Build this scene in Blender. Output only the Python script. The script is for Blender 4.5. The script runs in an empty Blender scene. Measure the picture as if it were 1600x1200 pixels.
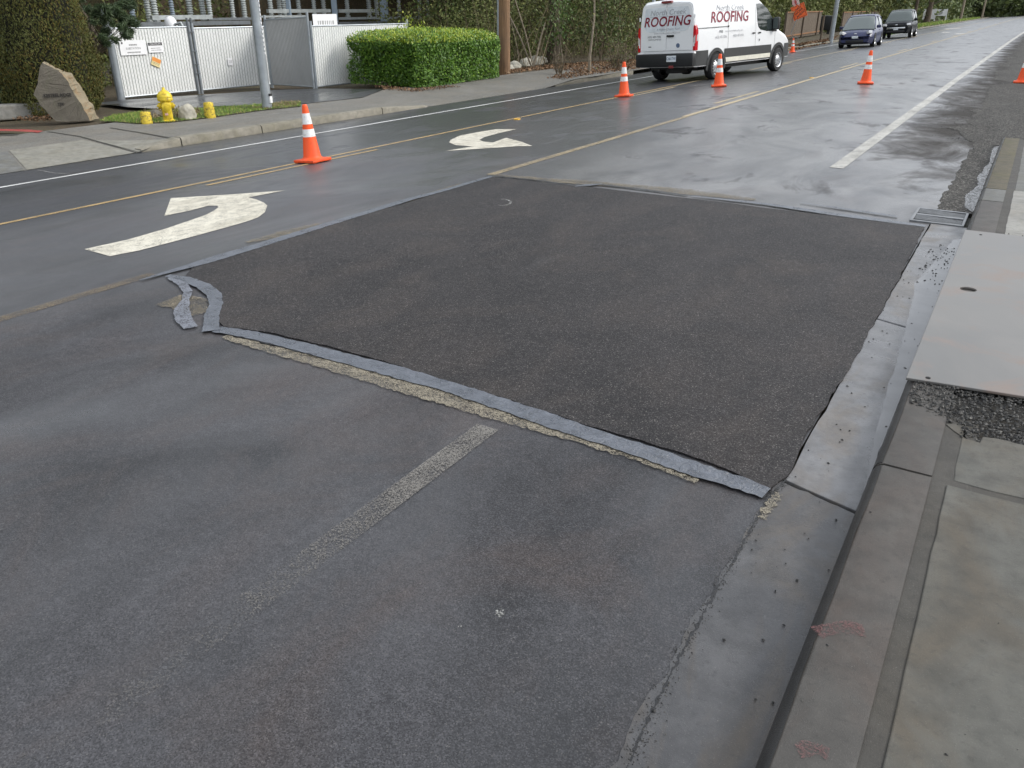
import bpy, bmesh, math, random
import numpy as np
from mathutils import Vector, Matrix, noise as mnoise
R = math.radians
random.seed(7); rng = np.random.default_rng(7)
S = bpy.context.scene
COL = S.collection

# ------------------------------------------------------------------ camera
CAM_H, FPX = 1.75, 1235.5
PITCH, YAW, ROLL = 0.446346, 0.552482, 0.003623
def cam_basis():
    cy, sy, cp, sp = math.cos(YAW), math.sin(YAW), math.cos(PITCH), math.sin(PITCH)
    f = Vector((-sy*cp, cy*cp, -sp)); r = Vector((cy, sy, 0)); u = r.cross(f)
    cr, sr = math.cos(ROLL), math.sin(ROLL)
    return cr*r + sr*u, -sr*r + cr*u, f
CR, CU, CF = cam_basis()
cam_d = bpy.data.cameras.new('camera'); cam = bpy.data.objects.new('camera', cam_d); COL.objects.link(cam)
cam_d.sensor_width = 36; cam_d.lens = 36*FPX/1600; cam_d.clip_end = 2000; cam_d.clip_start = 0.05
m = Matrix((CR, CU, -CF)).transposed().to_4x4(); m.translation = (0, 0, CAM_H); cam.matrix_world = m
S.camera = cam

# ------------------------------------------------------------------ sky, sun, exposure
SUN_AZ, SUN_EL = R(60), R(38)          # azimuth clockwise from +Y (the road's direction)
w = bpy.data.worlds.new('World'); S.world = w; w.use_nodes = True
wn, wl = w.node_tree.nodes, w.node_tree.links
bg = wn['Background']
sky = wn.new('ShaderNodeTexSky'); sky.sky_type = 'NISHITA'; sky.sun_disc = False
sky.sun_elevation = SUN_EL; sky.sun_rotation = SUN_AZ
sky.air_density = 1.2; sky.dust_density = 5.5; sky.ozone_density = 1.0
tc = wn.new('ShaderNodeTexCoord')
mp = wn.new('ShaderNodeMapping'); mp.inputs['Scale'].default_value = (1.0, 1.0, 2.6)
cn = wn.new('ShaderNodeTexNoise'); cn.inputs['Scale'].default_value = 2.2; cn.inputs['Detail'].default_value = 6; cn.inputs['Roughness'].default_value = .55
cr_ = wn.new('ShaderNodeValToRGB'); cr_.color_ramp.elements[0].position = .3; cr_.color_ramp.elements[1].position = .72
cr_.color_ramp.elements[0].color = (.75, .75, .75, 1); cr_.color_ramp.elements[1].color = (1, 1, 1, 1)
bw = wn.new('ShaderNodeRGBToBW')
tint = wn.new('ShaderNodeMix'); tint.data_type = 'RGBA'; tint.blend_type = 'MULTIPLY'; tint.inputs[0].default_value = 1
tint.inputs[7].default_value = (1.10, 1.16, 1.25, 1)
mx = wn.new('ShaderNodeMix'); mx.data_type = 'RGBA'
wl.new(tc.outputs['Generated'], mp.inputs[0]); wl.new(mp.outputs[0], cn.inputs[0]); wl.new(cn.outputs[0], cr_.inputs[0])
oc = wn.new('ShaderNodeMix'); oc.data_type = 'RGBA'; oc.inputs[0].default_value = .72; oc.inputs[7].default_value = (6.0, 6.0, 6.0, 1)
wl.new(sky.outputs[0], bw.inputs[0]); wl.new(bw.outputs[0], oc.inputs[6]); wl.new(oc.outputs[2], tint.inputs[6])
wl.new(cr_.outputs[0], mx.inputs[0]); wl.new(sky.outputs[0], mx.inputs[6]); wl.new(tint.outputs[2], mx.inputs[7])
wl.new(mx.outputs[2], bg.inputs[0]); bg.inputs[1].default_value = 0.13
sd = bpy.data.lights.new('sun', 'SUN'); sd.energy = 1.1; sd.angle = R(16); sd.color = (1, .965, .91)
so = bpy.data.objects.new('sun', sd); COL.objects.link(so)
sdir = Vector((math.sin(SUN_AZ)*math.cos(SUN_EL), math.cos(SUN_AZ)*math.cos(SUN_EL), math.sin(SUN_EL)))
so.rotation_euler = sdir.to_track_quat('Z', 'Y').to_euler(); so.location = sdir*60
S.cycles.max_bounces = 5; S.cycles.diffuse_bounces = 2; S.cycles.glossy_bounces = 2; S.cycles.transmission_bounces = 2; S.cycles.transparent_max_bounces = 6
S.view_settings.view_transform = 'Standard'; S.view_settings.look = 'None'
S.view_settings.exposure = 0.72; S.view_settings.gamma = 1; S.view_settings.use_curve_mapping = False

# ------------------------------------------------------------------ ground shape and pixel lookup
XC, SL, XK, XS = -5.04, 0.065, -12.4, -15.5      # crown, cross fall of the far half, far kerb, back of far pavement
def zp(x):
    if x > XC: return 0.0
    if x >= XK: return SL*(x-XC)
    if x > XS: return -.35
    return max(-.35+.04*(x-XS), -1.0)
def ray(px, py): return CF*FPX + CR*(px-800) - CU*(py-600)
def G(px, py, z=None):
    """where the ray through a photo pixel meets the ground (or the level z)"""
    d = ray(px, py); d = d/math.hypot(d.x, d.y); o = Vector((0, 0, CAM_H))
    if z is not None: return o + d*((z-CAM_H)/d.z)
    t = .3
    while t < 400:
        q = o+d*t
        if q.z <= zp(q.x):
            lo, hi = t-max(.05, t*.01), t
            for _ in range(40):
                mid = (lo+hi)/2; q = o+d*mid
                if q.z <= zp(q.x): hi = mid
                else: lo = mid
            return o+d*hi
        t += max(.05, t*.01)
    return o+d*400
def proj(p):
    v = Vector(p)-Vector((0, 0, CAM_H)); k = v.dot(CF)
    return 800+FPX*v.dot(CR)/k, 600-FPX*v.dot(CU)/k
def ztop(g, py):
    lo, hi = -2., 30.
    for _ in range(50):
        mid = (lo+hi)/2
        if proj((g.x, g.y, mid))[1] < py: hi = mid
        else: lo = mid
    return lo
SLOPE_N = Vector((-SL, 0, 1)).normalized()
def up_at(x): return SLOPE_N if XK < x < XC else Vector((0, 0, 1))

# ------------------------------------------------------------------ helpers
def tag(o, label=None, cat=None, group=None, kind=None):
    if label: o['label'] = label
    if cat: o['category'] = cat
    if group: o['group'] = group
    if kind: o['kind'] = kind
    return o
def empty(name, loc=(0, 0, 0), rz=0, mat=None):
    o = bpy.data.objects.new(name, None); COL.objects.link(o)
    if mat is not None: o.matrix_world = mat
    else: o.location = loc; o.rotation_euler = (0, 0, rz)
    o.empty_display_size = .1
    return o
def frame(loc, fwd, up):
    up = Vector(up).normalized(); f = Vector(fwd); f = (f-up*f.dot(up)).normalized(); l = up.cross(f)
    mm = Matrix((f, l, up)).transposed().to_4x4(); mm.translation = loc
    return mm
def copy_tree(o, parent=None):
    c = o.copy(); COL.objects.link(c); c.parent = parent
    for ch in list(o.children): copy_tree(ch, c)
    return c
class MB:
    def __init__(s): s.v = []; s.f = []
    def add(s, vs, fs):
        n = len(s.v); s.v += [tuple(p) for p in vs]; s.f += [tuple(i+n for i in f) for f in fs]; return s
    def box(s, c, d, rz=0, mat=None, bev=0):
        x, y, z = d[0]/2, d[1]/2, d[2]/2
        if bev:
            bm = bmesh.new(); bmesh.ops.create_cube(bm, size=1)
            for v in bm.verts: v.co = Vector((v.co.x*d[0], v.co.y*d[1], v.co.z*d[2]))
            bmesh.ops.bevel(bm, geom=bm.edges[:], offset=bev, segments=2, affect='EDGES', profile=.6)
            vs = [v.co.copy() for v in bm.verts]; bm.verts.index_update(); fs = [[v.index for v in f.verts] for f in bm.faces]; bm.free()
        else:
            vs = [Vector((a*x, b*y, e*z)) for a in (-1, 1) for b in (-1, 1) for e in (-1, 1)]
            fs = [(0, 1, 3, 2), (4, 6, 7, 5), (0, 4, 5, 1), (2, 3, 7, 6), (0, 2, 6, 4), (1, 5, 7, 3)]
        ro = mat if mat is not None else Matrix.Rotation(rz, 3, 'Z')
        return s.add([ro @ v + Vector(c) for v in vs], fs)
    def prism(s, poly, z0, z1, zf=None):
        n = len(poly); zf = zf or (lambda x, y: 0)
        vs = [(p[0], p[1], z0+zf(p[0], p[1])) for p in poly]+[(p[0], p[1], z1+zf(p[0], p[1])) for p in poly]
        a = sum(poly[i][0]*poly[(i+1) % n][1]-poly[(i+1) % n][0]*poly[i][1] for i in range(n))
        idx = list(range(n)) if a > 0 else list(range(n))[::-1]
        fs = [tuple(i+n for i in idx), tuple(idx[::-1])]
        for k in range(n):
            i, j = idx[k], idx[(k+1) % n]; fs.append((i, j, j+n, i+n))
        return s.add(vs, fs)
    def sheet(s, poly, zf):
        n = len(poly); a = sum(poly[i][0]*poly[(i+1) % n][1]-poly[(i+1) % n][0]*poly[i][1] for i in range(n))
        idx = list(range(n)) if a > 0 else list(range(n))[::-1]
        return s.add([(p[0], p[1], zf(p[0], p[1])) for p in poly], [idx])
    def tube(s, pts, rad, n=8, cap=True):
        pts = [Vector(p) for p in pts]
        if not hasattr(rad, '__len__'): rad = [rad]*len(pts)
        vs = []; prev = None
        for i, p in enumerate(pts):
            t = (pts[min(i+1, len(pts)-1)]-pts[max(i-1, 0)]).normalized()
            a = Vector((0, 0, 1)) if abs(t.z) < .9 else Vector((1, 0, 0))
            if prev is not None: a = prev
            x = (a-t*a.dot(t)).normalized(); prev = x; y = t.cross(x)
            for k in range(n):
                an = 2*math.pi*k/n; vs.append(p+(x*math.cos(an)+y*math.sin(an))*rad[i])
        fs = [(i*n+k, i*n+(k+1) % n, (i+1)*n+(k+1) % n, (i+1)*n+k) for i in range(len(pts)-1) for k in range(n)]
        if cap: fs += [tuple(range(n))[::-1], tuple((len(pts)-1)*n+k for k in range(n))]
        return s.add(vs, fs)
    def lathe(s, prof, n=24, o=(0, 0, 0), axis='z', mat=None, cap=True):
        vs = []
        for r, z in prof:
            for k in range(n):
                an = 2*math.pi*k/n; p = Vector((r*math.cos(an), r*math.sin(an), z))
                if axis == 'y': p = Vector((p.x, p.z, -p.y))
                if axis == 'x': p = Vector((p.z, p.y, -p.x))
                if mat is not None: p = mat @ p
                vs.append(p+Vector(o))
        m_ = len(prof)
        fs = [(i*n+k, i*n+(k+1) % n, (i+1)*n+(k+1) % n, (i+1)*n+k) for i in range(m_-1) for k in range(n)]
        if cap: fs += [tuple(range(n))[::-1], tuple((m_-1)*n+k for k in range(n))]
        return s.add(vs, fs)
    def loft(s, rings, cap=True):
        n = len(rings[0]); vs = [p for r in rings for p in r]
        fs = [(i*n+k, i*n+(k+1) % n, (i+1)*n+(k+1) % n, (i+1)*n+k) for i in range(len(rings)-1) for k in range(n)]
        if cap: fs += [tuple(range(n))[::-1], tuple((len(rings)-1)*n+k for k in range(n))]
        return s.add(vs, fs)
    def build(s, name, mat, parent=None, smooth=False, bevel=0, fixn=False):
        me = bpy.data.meshes.new(name); me.from_pydata(s.v, [], s.f); me.update()
        if fixn:
            bm = bmesh.new(); bm.from_mesh(me); bmesh.ops.recalc_face_normals(bm, faces=bm.faces); bm.to_mesh(me); bm.free()
        if smooth:
            me.polygons.foreach_set('use_smooth', [True]*len(me.polygons))
            try: me.set_sharp_from_angle(angle=R(42))
            except Exception: pass
        me.materials.append(M[mat] if isinstance(mat, str) else mat)
        o = bpy.data.objects.new(name, me); COL.objects.link(o); o.parent = parent
        if name in ('lettering', 'plate_text', 'bolt_ring', 'print', 'pole_markers', 'conduit_clamp', 'rim_holes', 'branches', 'limbs', 'stems', 'engraving', 'border'): o['kind'] = 'stuff'
        if bevel:
            b = o.modifiers.new('bevel', 'BEVEL'); b.width = bevel; b.segments = 2; b.limit_method = 'ANGLE'
        return o
def ribbon(pts, width, lift, zf=None, jit=0, step=.25):
    """flat strip along a ground polyline"""
    zf = zf or (lambda x, y: zp(x))
    P = []
    for i in range(len(pts)-1):
        a, b = Vector(pts[i][:2]), Vector(pts[i+1][:2]); n = max(1, int((b-a).length/step))
        P += [a.lerp(b, k/n) for k in range(n)]
    P.append(Vector(pts[-1][:2]))
    W = width if callable(width) else (lambda t: width)
    mb = MB(); vs = []
    for i, p in enumerate(P):
        t = (P[min(i+1, len(P)-1)]-P[max(i-1, 0)]).normalized(); nn = Vector((-t.y, t.x)); u = i/max(1, len(P)-1)
        hw = W(u)/2
        for sgn in (1, -1):
            q = p+nn*sgn*(hw+jit*random.uniform(-1, 1)); vs.append((q.x, q.y, zf(q.x, q.y)+lift))
    mb.add(vs, [(2*i+1, 2*i+3, 2*i+2, 2*i) for i in range(len(P)-1)])
    return mb
def rough_poly(pts, step=.06, amp=.008):
    out = []
    for i in range(len(pts)):
        a, b = Vector(pts[i][:2]), Vector(pts[(i+1) % len(pts)][:2]); L = (b-a).length; n = max(1, int(L/step))
        t = (b-a)/max(L, 1e-6); nn = Vector((-t.y, t.x))
        for k in range(n):
            p = a.lerp(b, k/n)
            if k: p = p+nn*(amp*2*mnoise.noise(Vector((p.x*9, p.y*9, 3)))+amp*.5*random.uniform(-1, 1))
            out.append((p.x, p.y))
    return out
def text_mesh(txt, size, shear=0, bold=0, align='CENTER', sx=1.0):
    cu = bpy.data.curves.new('lettering', 'FONT'); cu.body = txt; cu.size = size; cu.shear = shear; cu.offset = bold
    cu.align_x = align; cu.align_y = 'CENTER'; cu.resolution_u = 3; cu.space_character = 1.0
    ob = bpy.data.objects.new('lettering', cu); COL.objects.link(ob); bpy.context.view_layer.update()
    ev = ob.evaluated_get(bpy.context.evaluated_depsgraph_get()); me = ev.to_mesh()
    v = [(p.co.x*sx, p.co.y) for p in me.vertices]; f = [tuple(q.vertices) for q in me.polygons]
    ev.to_mesh_clear(); bpy.data.objects.remove(ob); bpy.data.curves.remove(cu)
    return v, f
def leaves(name, cen, size, mat, parent=None, aspect=.5, normal=None, spread=1.0, axis=None):
    """many small leaf-shaped faces (a four-cornered blade each) joined in one mesh"""
    cen = np.asarray(cen, float); n = len(cen)
    size = np.broadcast_to(np.asarray(size, float), (n,))
    nv = rng.normal(size=(n, 3))
    if normal is not None: nv = np.asarray(normal)*1.0+nv*spread
    nv /= np.linalg.norm(nv, axis=1)[:, None]+1e-9
    t = rng.normal(size=(n, 3))
    if axis is not None: t = np.asarray(axis)+t*.35
    t -= nv*(t*nv).sum(1)[:, None]; t /= np.linalg.norm(t, axis=1)[:, None]+1e-9
    b = np.cross(nv, t); s = size[:, None]
    V = np.empty((n, 4, 3)); V[:, 0] = cen-t*s*.5; V[:, 1] = cen+b*s*aspect*.5+nv*s*.06; V[:, 2] = cen+t*s*.5; V[:, 3] = cen-b*s*aspect*.5+nv*s*.06
    me = bpy.data.meshes.new(name); me.vertices.add(n*4); me.vertices.foreach_set('co', V.ravel())
    me.loops.add(n*4); me.loops.foreach_set('vertex_index', np.arange(n*4, dtype=np.int32))
    me.polygons.add(n); me.polygons.foreach_set('loop_start', np.arange(0, n*4, 4, dtype=np.int32)); me.polygons.foreach_set('loop_total', np.full(n, 4, dtype=np.int32))
    me.update(); me.validate(); me.materials.append(M[mat])
    o = bpy.data.objects.new(name, me); COL.objects.link(o); o.parent = parent
    return o

# ------------------------------------------------------------------ materials
M = {}
class NT:
    def __init__(s, name):
        s.mat = bpy.data.materials.new(name); s.mat.use_nodes = True; s.n = s.mat.node_tree.nodes; s.l = s.mat.node_tree.links
        s.b = s.n['Principled BSDF']; s.out = s.n['Material Output']; M[name] = s.mat
        s.g = s.n.new('ShaderNodeNewGeometry'); s.pos = s.g.outputs['Position']
        s.obj = s.n.new('ShaderNodeTexCoord').outputs['Object']
    def link(s, a, b): s.l.new(a, b)
    def map(s, src, scale=(1, 1, 1), loc=(0, 0, 0)):
        k = s.n.new('ShaderNodeMapping'); k.inputs['Scale'].default_value = scale; k.inputs['Location'].default_value = loc; s.link(src, k.inputs[0]); return k.outputs[0]
    def noise(s, src, scale, detail=4, rough=.55, dist=0):
        k = s.n.new('ShaderNodeTexNoise'); k.inputs['Scale'].default_value = scale; k.inputs['Detail'].default_value = detail; k.inputs['Roughness'].default_value = rough
        k.inputs['Distortion'].default_value = dist; s.link(src, k.inputs['Vector']); return k.outputs['Fac']
    def voro(s, src, scale, out='Distance', feat='F1'):
        k = s.n.new('ShaderNodeTexVoronoi'); k.feature = feat; k.inputs['Scale'].default_value = scale; s.link(src, k.inputs['Vector']); return k.outputs[out]
    def ramp(s, src, stops, interp='LINEAR'):
        k = s.n.new('ShaderNodeValToRGB'); e = k.color_ramp.elements; k.color_ramp.interpolation = interp
        while len(e) < len(stops): e.new(.5)
        for q, (p, c) in zip(e, stops):
            q.position = p; q.color = (c, c, c, 1) if not hasattr(c, '__len__') else (*c, 1)
        s.link(src, k.inputs[0]); return k.outputs[0]
    def mix(s, fac, a, b, mode='MIX'):
        k = s.n.new('ShaderNodeMix'); k.data_type = 'RGBA'; k.blend_type = mode
        for inp, val in ((0, fac), (6, a), (7, b)):
            if hasattr(val, 'is_linked') or hasattr(val, 'links'): s.link(val, k.inputs[inp])
            elif inp == 0: k.inputs[0].default_value = val
            else: k.inputs[inp].default_value = (*val, 1) if hasattr(val, '__len__') else (val, val, val, 1)
        return k.outputs[2]
    def math(s, op, a, b=0.0, clamp=False):
        k = s.n.new('ShaderNodeMath'); k.operation = op; k.use_clamp = clamp
        for i, v in enumerate((a, b)):
            if hasattr(v, 'links'): s.link(v, k.inputs[i])
            else: k.inputs[i].default_value = v
        return k.outputs[0]
    def sep(s, src, i):
        k = s.n.new('ShaderNodeSeparateXYZ'); s.link(src, k.inputs[0]); return k.outputs[i]
    def rng(s, src, a, b, c=0., d=1.):
        k = s.n.new('ShaderNodeMapRange'); k.interpolation_type = 'SMOOTHSTEP'
        for i, v in enumerate((a, b, c, d)): k.inputs[i+1].default_value = v
        s.link(src, k.inputs[0]); return k.outputs[0]
    def bump(s, h, strength=.4, dist=.004):
        k = s.n.new('ShaderNodeBump'); k.inputs['Strength'].default_value = strength; k.inputs['Distance'].default_value = dist
        s.link(h, k.inputs['Height']); s.link(k.outputs[0], s.b.inputs['Normal'])
    def set(s, color=None, rough=None, metal=None, **kw):
        for key, v in (('Base Color', color), ('Roughness', rough), ('Metallic', metal)):
            if v is None: continue
            if hasattr(v, 'links'): s.link(v, s.b.inputs[key])
            elif key == 'Base Color': s.b.inputs[key].default_value = (*v, 1)
            else: s.b.inputs[key].default_value = v
        for k, v in kw.items(): s.b.inputs[k].default_value = v
        return s
    def mask(s, fac):
        """holes worn through: where fac is 0 the surface is gone"""
        s.link(fac, s.b.inputs['Alpha']); return s

def paint(name, c, rough=.4, metal=0, var=.12, scale=6, coat=0, bump=0):
    t = NT(name); nz = t.noise(t.obj, scale, 5)
    lo = [max(0, x*(1-var)) for x in c]; hi = [min(1, x*(1+var)) for x in c]
    t.set(t.ramp(nz, [(.3, lo), (.7, hi)]), t.ramp(nz, [(.3, rough*.85), (.7, min(1, rough*1.15))]), metal)
    if coat: t.set(**{'Coat Weight': coat, 'Coat Roughness': .06})
    if bump: t.bump(t.noise(t.obj, scale*12, 4), .5, bump)
    return t

def asphalt(name, dark, light, brown, speck, wet_bias, bump=.0035, scale=1.0, rdry=.62, rwet=.22, left_dark=False, far_wet=.0):
    t = NT(name); p = t.pos
    agg = t.voro(p, 230*scale, 'Color'); aggv = t.sep(agg, 0); aggw = t.sep(agg, 1)
    fine = t.noise(p, 300*scale, 2, .7); med = t.noise(p, 24, 2, .6)
    big = t.noise(t.map(p, (1, .7, 1)), 1.0, 4, .68, .8); big2 = t.noise(t.map(p, (1, .55, 1), (9, 4, 0)), 1.9, 4, .66, .6)
    base = t.mix(t.ramp(big, [(.36, 0), (.64, 1)]), dark, light)
    base = t.mix(t.math('MULTIPLY', t.ramp(big2, [(.46, 0), (.68, 1)]), .75), base, brown)
    base = t.mix(t.ramp(aggv, [(.0, .6), (.5, .0), (.9, 0)]), base, tuple(x*.25 for x in dark))
    base = t.mix(t.ramp(aggv, [(.6, 0), (.85, speck*.5), (1, speck)]), base, tuple(min(1, x*3.2+.03) for x in light))
    base = t.mix(t.ramp(aggw, [(.965, 0), (.99, speck)]), base, (.34, .32, .29))
    base = t.mix(t.math('MULTIPLY', t.ramp(med, [(.3, 1), (.7, 0)]), .3), base, tuple(x*.4 for x in dark))
    wet = t.math('ADD', t.noise(t.map(p, (1, .4, 1), (3, 7, 0)), .9, 3, .62, .7), wet_bias)
    y = t.sep(p, 1); x = t.sep(p, 0)
    if far_wet: wet = t.math('ADD', wet, t.rng(y, 5.2, 10.5, 0, far_wet))
    wetm = t.ramp(wet, [(.42, 0), (.70, 1)])
    if left_dark:
        sky_sheen = t.math('MULTIPLY', t.rng(x, -5.4, -3.6, 0, 1), t.math('MULTIPLY', t.rng(y, 7.2, 8.4, 0, 1), t.rng(y, 16, 60, 1, .35)))
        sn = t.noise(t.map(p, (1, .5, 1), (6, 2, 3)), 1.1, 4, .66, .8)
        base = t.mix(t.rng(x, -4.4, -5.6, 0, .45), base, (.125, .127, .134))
        base = t.mix(t.math('MULTIPLY', sky_sheen, t.ramp(sn, [(.34, .05), (.60, .9)])), base, (.205, .200, .196))  # pale patches paint the wet road's sky sheen into the base colour
    base = t.mix(t.math('MULTIPLY', wetm, .3), base, tuple(x*.45 for x in dark))
    if left_dark:
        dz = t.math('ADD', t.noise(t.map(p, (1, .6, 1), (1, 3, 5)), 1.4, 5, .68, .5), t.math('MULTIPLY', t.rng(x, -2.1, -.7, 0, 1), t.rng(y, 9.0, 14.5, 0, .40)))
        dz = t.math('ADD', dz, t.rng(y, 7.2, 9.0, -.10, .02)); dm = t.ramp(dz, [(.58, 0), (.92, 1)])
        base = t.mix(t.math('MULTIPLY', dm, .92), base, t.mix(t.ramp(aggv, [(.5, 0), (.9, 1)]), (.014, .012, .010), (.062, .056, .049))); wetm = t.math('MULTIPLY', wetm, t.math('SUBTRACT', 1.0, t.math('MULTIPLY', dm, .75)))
        base = t.mix(t.math('MULTIPLY', t.rng(x, -7.7, -8.4, 0, 1), .45), base, (.018, .02, .024))
    rg = t.mix(wetm, rdry, rwet)
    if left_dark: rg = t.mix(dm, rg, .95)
    rg = t.mix(0.0, rg, rg); rg = t.mix(t.ramp(fine, [(.4, 0), (.75, .25)]), rg, .75)
    t.set(base, t.sep(rg, 0)); t.link(t.sep(t.mix(wetm, .22, .55), 0), t.b.inputs['Specular IOR Level'])
    hgt = t.math('ADD', t.math('MULTIPLY', aggv, .7), t.math('MULTIPLY', fine, .6)); hgt = t.math('ADD', hgt, t.math('MULTIPLY', med, 1.0))
    hgt = t.math('MULTIPLY', hgt, t.math('SUBTRACT', 1.0, t.math('MULTIPLY', wetm, .93)))
    t.bump(hgt, .5, bump)
    return t
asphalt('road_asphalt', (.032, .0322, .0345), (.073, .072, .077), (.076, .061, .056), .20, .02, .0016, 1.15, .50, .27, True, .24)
asphalt('patch_asphalt', (.0165, .0155, .0160), (.034, .0308, .0306), (.052, .043, .038), .55, -.25, .0045, 1.0, .62, .45)
asphalt('path_asphalt', (.135, .130, .115), (.19, .182, .162), (.18, .158, .125), .3, -.10, .003, .9, .7, .35)
asphalt('gravelly_asphalt', (.012, .0105, .0085), (.050, .047, .041), (.022, .018, .014), 1.0, -.30, .012, .35, .75, .45)
asphalt('drive_asphalt', (.04, .042, .044), (.075, .078, .082), (.045, .042, .038), .25, .14, .003, .6, .5, .16)

def concrete(name, c1, c2, stain, rough=.75, wet=.0, spots=.35):
    t = NT(name); p = t.pos
    big = t.noise(p, 1.7, 6, .62, .6); med = t.noise(t.map(p, (1, 1, 1), (5, 1, 2)), 9, 6, .65); fine = t.noise(p, 240, 3, .7); st = t.noise(t.map(p, (1, .5, 1), (2, 8, 1)), 3.1, 6, .6, 1.0)
    c = t.mix(t.ramp(big, [(.34, 0), (.68, 1)]), c1, c2)
    c = t.mix(t.ramp(st, [(.46, 0), (.68, .85)]), c, stain); bl = t.noise(t.map(p, (1, 1, 1), (8, 3, 2)), 34, 3, .7); c = t.mix(t.ramp(bl, [(.56, 0), (.74, .5)]), c, tuple(x*.5 for x in c1))
    c = t.mix(t.math('MULTIPLY', t.ramp(med, [(.28, 1), (.6, 0)]), .6), c, tuple(x*.45 for x in c1))
    c = t.mix(t.ramp(fine, [(.22, spots), (.42, 0)]), c, tuple(x*.25 for x in c1))
    c = t.mix(t.ramp(fine, [(.62, 0), (.82, .35)]), c, (.5, .48, .44))
    r = t.mix(t.ramp(big, [(.4, wet), (.6, 0)]), rough, .18)
    t.set(c, t.sep(r, 0)); t.bump(t.math('ADD', fine, t.math('MULTIPLY', med, 1.5)), .5, .003)
    return t
concrete('gutter_concrete', (0.115, 0.115, 0.119), (0.190, 0.190, 0.192), (0.130, 0.104, 0.076), .55, .8)
concrete('joint_dirt', (0.046, 0.043, 0.037), (0.074, 0.068, 0.058), (0.050, 0.044, 0.034), .8, .1)
concrete('gutter_worn', (0.042, 0.042, 0.044), (0.088, 0.087, 0.089), (0.085, 0.066, 0.046), .45, .8, .25)
concrete('sidewalk_concrete', (0.070, 0.069, 0.059), (0.122, 0.119, 0.104), (0.082, 0.068, 0.048), .75, .1)
concrete('kerb_concrete', (0.064, 0.059, 0.052), (0.098, 0.090, 0.080), (0.070, 0.054, 0.044), .72, .2)
concrete('pale_concrete', (0.238, 0.231, 0.211), (0.297, 0.290, 0.264), (0.224, 0.205, 0.172), .8, .1, .2)
concrete('grey_concrete', (0.119, 0.119, 0.109), (0.158, 0.158, 0.149), (0.125, 0.119, 0.092), .8, .2)
concrete('yellowed_concrete', (0.080, 0.068, 0.042), (0.120, 0.102, 0.064), (0.086, 0.079, 0.033), .8, .1)
concrete('apron_concrete', (0.205, 0.198, 0.165), (0.251, 0.241, 0.208), (0.185, 0.172, 0.132), .8, .1, .2)
concrete('kerbstone_concrete', (0.198, 0.182, 0.142), (0.264, 0.244, 0.198), (0.158, 0.145, 0.099), .8, 0, .25)
concrete('grimy_joint', (0.036, 0.033, 0.026), (0.056, 0.050, 0.038), (0.033, 0.040, 0.020), .85, .3, .5)
concrete('trench_soil', (.016, .015, .013), (.03, .028, .024), (.035, .03, .022), .9, .1)
concrete('curb_nose_dark', (0.016, 0.0155, 0.015), (0.028, 0.026, 0.025), (0.024, 0.020, 0.016), .45, .5, .3)  # darker concrete tone for the band along the kerb nose

def worn_paint(name, c, cover, rough=.5, wear_scale=5, dirt=(.12, .11, .09), soft=.10, fade=None):
    """paint or residue worn through to the road in grains"""
    t = NT(name); p = t.pos
    a = t.noise(p, wear_scale, 4, .65, .3); f = t.noise(p, 170, 3, .8); d = t.noise(t.map(p, (1, .3, 1)), 3, 5, .65); v = t.sep(t.voro(p, 230, 'Color'), 0)
    col = t.mix(t.ramp(d, [(.42, 0), (.75, .55)]), c, dirt); col = t.mix(t.ramp(f, [(.25, .6), (.5, 0)]), col, dirt)
    k = t.math('ADD', t.math('MULTIPLY', a, .55), t.math('ADD', t.math('MULTIPLY', f, .25), t.math('MULTIPLY', v, .35)))
    if fade: k = t.math('SUBTRACT', k, t.rng(t.sep(p, 1), fade[0], fade[1], .0, fade[2]))
    fac = t.ramp(k, [(max(0, 1-cover-soft), 0), (min(1, 1-cover+soft), 1)])
    t.set(col, rough); t.mask(fac); t.bump(f, .4, .002)
    return t
worn_paint('white_paint_crisp', (.72, .72, .70), .62)
worn_paint('white_paint_arrow', (.70, .66, .55), .545, dirt=(.30, .26, .18), wear_scale=9, soft=.05)
worn_paint('white_paint_old', (.50, .485, .44), .56)
worn_paint('white_paint_ghost', (.17, .158, .14), .47, dirt=(.11, .10, .09), soft=.14, fade=(2.3, 1.0, .30))
worn_paint('yellow_paint', (.46, .31, .12), .55, dirt=(.24, .19, .12))
worn_paint('yellow_paint_pale', (.44, .35, .20), .60, dirt=(.18, .155, .12))
worn_paint('yellow_paint_mid', (.33, .26, .15), .50, dirt=(.2, .17, .12), soft=.14)
worn_paint('yellow_paint_ghost', (.19, .145, .09), .40, dirt=(.13, .11, .085), soft=.14)
worn_paint('sand_residue', (.25, .22, .165), .445, .85, 14, dirt=(.12, .108, .085), soft=.13)
worn_paint('sand_residue_thin', (.20, .17, .12), .40, .85, 6, dirt=(.11, .09, .06), soft=.14)
worn_paint('water_glint', (.16, .16, .165), .44, .12, 20, dirt=(.12, .12, .125), soft=.05)
worn_paint('pink_spray', (.17, .07, .07), .20, .8, 14, dirt=(.13, .085, .075), soft=.34)
worn_paint('red_kerb_paint', (.40, .045, .04), .6)
worn_paint('chalk_mark', (.38, .38, .36), .42, soft=.14)
worn_paint('road_dirt', (.035, .030, .024), .52, .8, 1.3, dirt=(.02, .018, .015), soft=.10)
t = worn_paint('tar_crumbled', (.17, .18, .21), .52, .3, 30, dirt=(.06, .065, .075), soft=.05)
t = NT('tar_sealant'); p = t.pos
st = t.noise(t.map(p, (1, 1, 1)), 26, 5, .6, 2.0); big = t.noise(p, 9, 5, .65)
t.set(t.ramp(big, [(.3, (.062, .070, .086)), (.7, (.125, .137, .162))]), t.ramp(big, [(.3, .24), (.7, .36)]), **{'Specular IOR Level': .7}); t.bump(st, .8, .016)
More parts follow.
